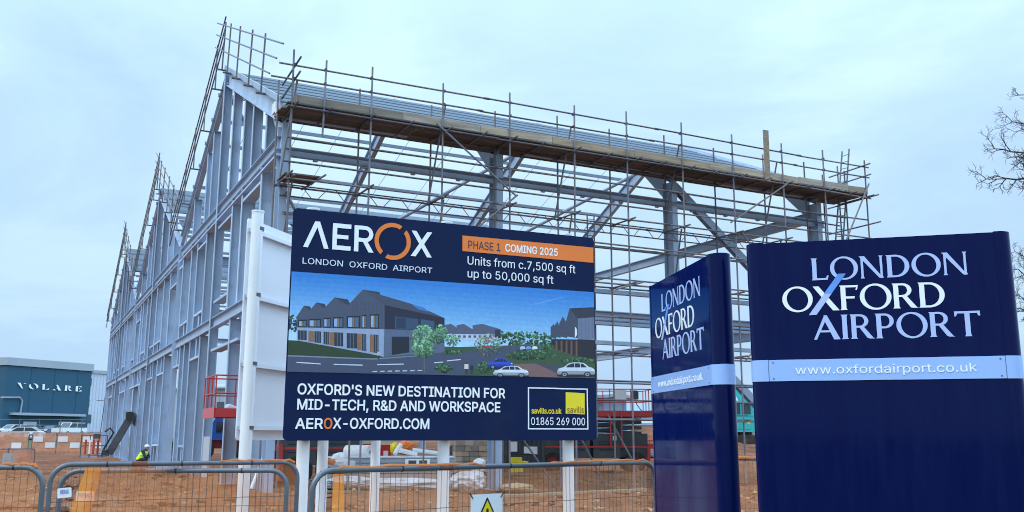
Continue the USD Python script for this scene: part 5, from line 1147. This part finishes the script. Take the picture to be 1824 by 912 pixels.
for a, b, lab in (((800, 868, 26), (860, 851, 27), 'offcut of timber lying by the twisted plastic sheet'), ((930, 866, 29), (1010, 862, 30), 'long plank lying on the clay behind the right hoarding post'), ((560, 880, 25.5), (700, 874, 25.8), 'pale plank lying along the trench edge left of the posts'), ((880, 886, 25), (1150, 872, 27.6), 'long scaffold board lying on the clay under the warning sign')):
    A_, B_ = atz(a[0], a[1], .12), atz(b[0], b[1], .12); A_[2] = gz(A_[0], A_[1]) + .07; B_[2] = gz(B_[0], B_[1]) + .07
    MB().bar(A_, B_, .05, .2).build('loose_plank', 'timber', None, label=lab, cat='plank')
wp_ = thing('prop', 'white inclined push-pull prop beside the near corner column', 'prop', (0, 0, 0)); MB().tube(at(470, 812, 26.), at(447, 872, 25.2), .045, 8).build('tube', 'white_paint', wp_); MB().box(at(447, 872, 25.2), (.2, .2, .03)).build('foot', 'galv', wp_)

A_, B_ = at(1136, 800, 52.), at(1168, 800, 50.)
rg = thing('red_barrier', 'red tube pedestrian barrier between the large scissor lift and the totem signs', 'barrier', (0, 0, 0))
for z in (.35, .75, 1.15): MB().tube((A_[0], A_[1], gz(A_[0], A_[1]) + z), (B_[0], B_[1], gz(A_[0], A_[1]) + z), .03, 8).build('rail', 'red', rg)
for k in range(4): q = A_ + (B_ - A_) * k / 3; MB().tube((q[0], q[1], gz(q[0], q[1]) - .05), (q[0], q[1], gz(A_[0], A_[1]) + 1.15), .03, 8).build('post', 'red', rg)
q = at(1157, 800, 56.); sk = thing('plank_stack', 'pale stack of planks on bearers behind the red tube barrier', 'plank stack', (q[0], q[1], gz(q[0], q[1])), 5)
for r in range(5):
    for y in (-.3, 0, .3): MB().box((rng.uniform(-.05, .05), y, .2 + .13 * r), (2.2, .27, .1)).build('plank', 'pack_grey' if r % 2 else 'timber', sk)
for x in (-.8, .8): MB().box((x, 0, .06), (.12, .95, .14)).build('bearer', 'timber', sk)
q = at(812, 800, 40.); dr = thing('cable_drum', 'dark cable drum standing behind the pallet of stone', 'drum', (q[0] + .2, q[1], gz(q[0], q[1]) + .6), 20)
for y in (-.3, .3): MB().tube((0, y - .03, 0), (0, y + .03, 0), .6, 24).build('flange', 'board', dr)
MB().tube((0, -.28, 0), (0, .28, 0), .38, 20).build('cable', 'black', dr)

# ---------------------------------------------------------------- crouching worker
wk = at(262, 775, 47.5); pz = gz(wk[0], wk[1])
per = thing('person', 'person crouching by the gable wall in yellow vest, dark jacket and white helmet', 'person', (wk[0] - .1, wk[1], pz), 0)
J = dict(pel=(-.18, 0, .34), chest=(.02, 0, .68), neck=(.09, 0, .82), head=(.14, 0, .92))
bones = [(J['pel'], .17, J['chest'], .175), (J['chest'], .16, J['neck'], .07), (J['neck'], .06, J['head'], .07)]
for sy in (-1, 1):
    sh = (.04, sy * .2, .73); el_ = (.17, sy * .25, .5); ha = (.4, sy * .1, .47)
    hip = (-.16, sy * .1, .32); kn = (.22, sy * .16, .4 if sy < 0 else .12); ft = (.05 if sy < 0 else -.22, sy * .16, .07)
    bones += [(J['chest'], .1, sh, .085), (sh, .075, el_, .055), (el_, .05, ha, .036), (hip, .11, kn, .075), (kn, .07, ft, .05), (ft, .05, (ft[0] + .17, ft[1], .045), .04)]
    hp = np.array(ha); bones.append((hp, .034, hp + [.07, 0, -.01], .032))
    for k in range(4):
        b0 = hp + [.08, (k - 1.5) * .02, 0]; b1 = b0 + [.035 + .006 * (k in (1, 2)), 0, -.012]; b2 = b1 + [.015, 0, -.028]; bones += [(b0, .010, b1, .009), (b1, .009, b2, .008)]
    bones += [(hp + [.03, -sy * .03, 0], .012, hp + [.075, -sy * .055, -.01], .009)]
bd = capsule_body(bones, .03, 5); MB().tm(bd).build('body', 'dark_cloth', per, True)
MB().hull([((-.16, 0, .38), (.2, .2, .12)), ((.01, 0, .66), (.19, .2, .1)), ((.05, 0, .73), (.14, .19, .05))], 2).build('vest', 'hivis', per, True)
for z_, d_ in ((.45, -.1), (.58, -.02)): MB().hull([((d_, 0, z_), (.21, .225, .018))], 2).build('vest_stripe', 'paper', per, True)
hd = MB().hull([((.15, 0, .93), (.1, .08, .115)), ((.2, 0, .88), (.055, .05, .05))], 2).build('head', 'skin', per, True)
MB().hull([((.255, 0, .93), (.014, .014, .02)), ((.24, 0, .95), .01)]).build('nose', 'skin', hd, True)
for sy in (-1, 1): MB().hull([((.235, sy * .033, .955), .012)]).build('eye', 'black', hd); MB().hull([((.14, sy * .082, .925), (.02, .012, .032))]).build('ear', 'skin', hd)
MB().box((.245, 0, .885), (.012, .045, .01)).build('mouth', 'red_dark', hd)
MB().hull([((.14, 0, .985), (.135, .115, .03)), ((.13, 0, 1.03), (.1, .09, .06))], 2).hull([((.24, 0, .985), (.07, .09, .012))], 2).build('helmet', 'helmet', per, True)

# ---------------------------------------------------------------- bare trees on the right
def tree(label, D, trunk_px, limbs, seed):
    r_ = random.Random(seed); base = at(trunk_px, 775, D); gb = gz(base[0], base[1])
    t = thing('bare_tree', label, 'tree', (0, 0, 0)); top_y = min(l[0][1] for l in limbs)
    topz = at(trunk_px, top_y, D)[2] + .5
    MB().path([(base[0] + .1 * math.sin(k), base[1], gb - .2 + (topz - gb) * k / 6) for k in range(7)], .2, 12, .07).build('trunk', 'bark', t, True)
    tw = MB()
    def grow(p, d, ln, r, dep):
        pts = [p]; n = 4
        for k in range(n):
            d = d + np.array([r_.uniform(-.25, .25), r_.uniform(-.25, .25), r_.uniform(-.16, .26)]); d /= np.linalg.norm(d)
            pts.append(pts[-1] + d * ln / n)
        tw.path(pts, r, 5 if dep > 1 else 4, max(r * .5, .0035))
        if dep <= 0: return
        for k in range(2, len(pts)):
            for _ in range(r_.choice((1, 1, 2))):
                a = r_.uniform(.45, 1.0) * r_.choice((-1, 1)); b = r_.uniform(-.5, .5)
                dd = pts[k] - pts[k - 1]; dd /= np.linalg.norm(dd); side = np.cross(dd, [0, 1., 0]); side /= np.linalg.norm(side)
                nd = dd * math.cos(a) + side * math.sin(a) + np.array([0, b, 0]); grow(pts[k], nd / np.linalg.norm(nd), ln * r_.uniform(.45, .7), r * .55, dep - 1)
    for (a, b, r, dep) in limbs:
        A = at(a[0], a[1], D + r_.uniform(-.3, .3)); B = at(b[0], b[1], D + r_.uniform(-.8, .8)); st_ = np.array([at(trunk_px, a[1] + 60, D)[0], D, at(trunk_px, a[1] + 60, D)[2]])
        m1 = MB().path([st_, A], r * 1.5, 8, r); m1.build('limb', 'bark', t, True)
        n = 7; pts = [A + (B - A) * k / n + np.array([0, r_.uniform(-.1, .1), .05 * math.sin(k * 1.3) + r_.uniform(-.05, .05)]) for k in range(n + 1)]
        tw.path(pts, r, 6, .008)
        for k in range(1, n + 1):
            d = (B - A) / np.linalg.norm(B - A)
            for s in ((-1, 1) if k % 2 else (1,)):
                a_ = r_.uniform(.3, .95) * s; side = np.cross(d, [0, 1., 0]); nd = d * math.cos(a_) + side * math.sin(a_) + np.array([0, r_.uniform(-.5, .5), 0]); nd /= np.linalg.norm(nd)
                grow(pts[k], nd, (.75 - .055 * k) * r_.uniform(.7, 1.1) * np.linalg.norm(B - A) * .45, r * (.55 - .04 * k), dep)
    tw.build('twigs', 'bark', t, False, kind='stuff')
tree('leafless tree reaching in from the right edge above the large totem', 22., 1985, [((1890, 305), (1758, 322), .045, 2), ((1890, 280), (1768, 268), .04, 2), ((1895, 240), (1792, 212), .03, 2), ((1900, 175), (1812, 168), .025, 2)], 3)
tree('lower leafless tree behind the right edge of the large totem', 26., 1950, [((1890, 560), (1800, 556), .05, 2), ((1895, 520), (1802, 478), .035, 2), ((1890, 480), (1806, 452), .03, 2), ((1880, 590), (1815, 525), .03, 2)], 8)
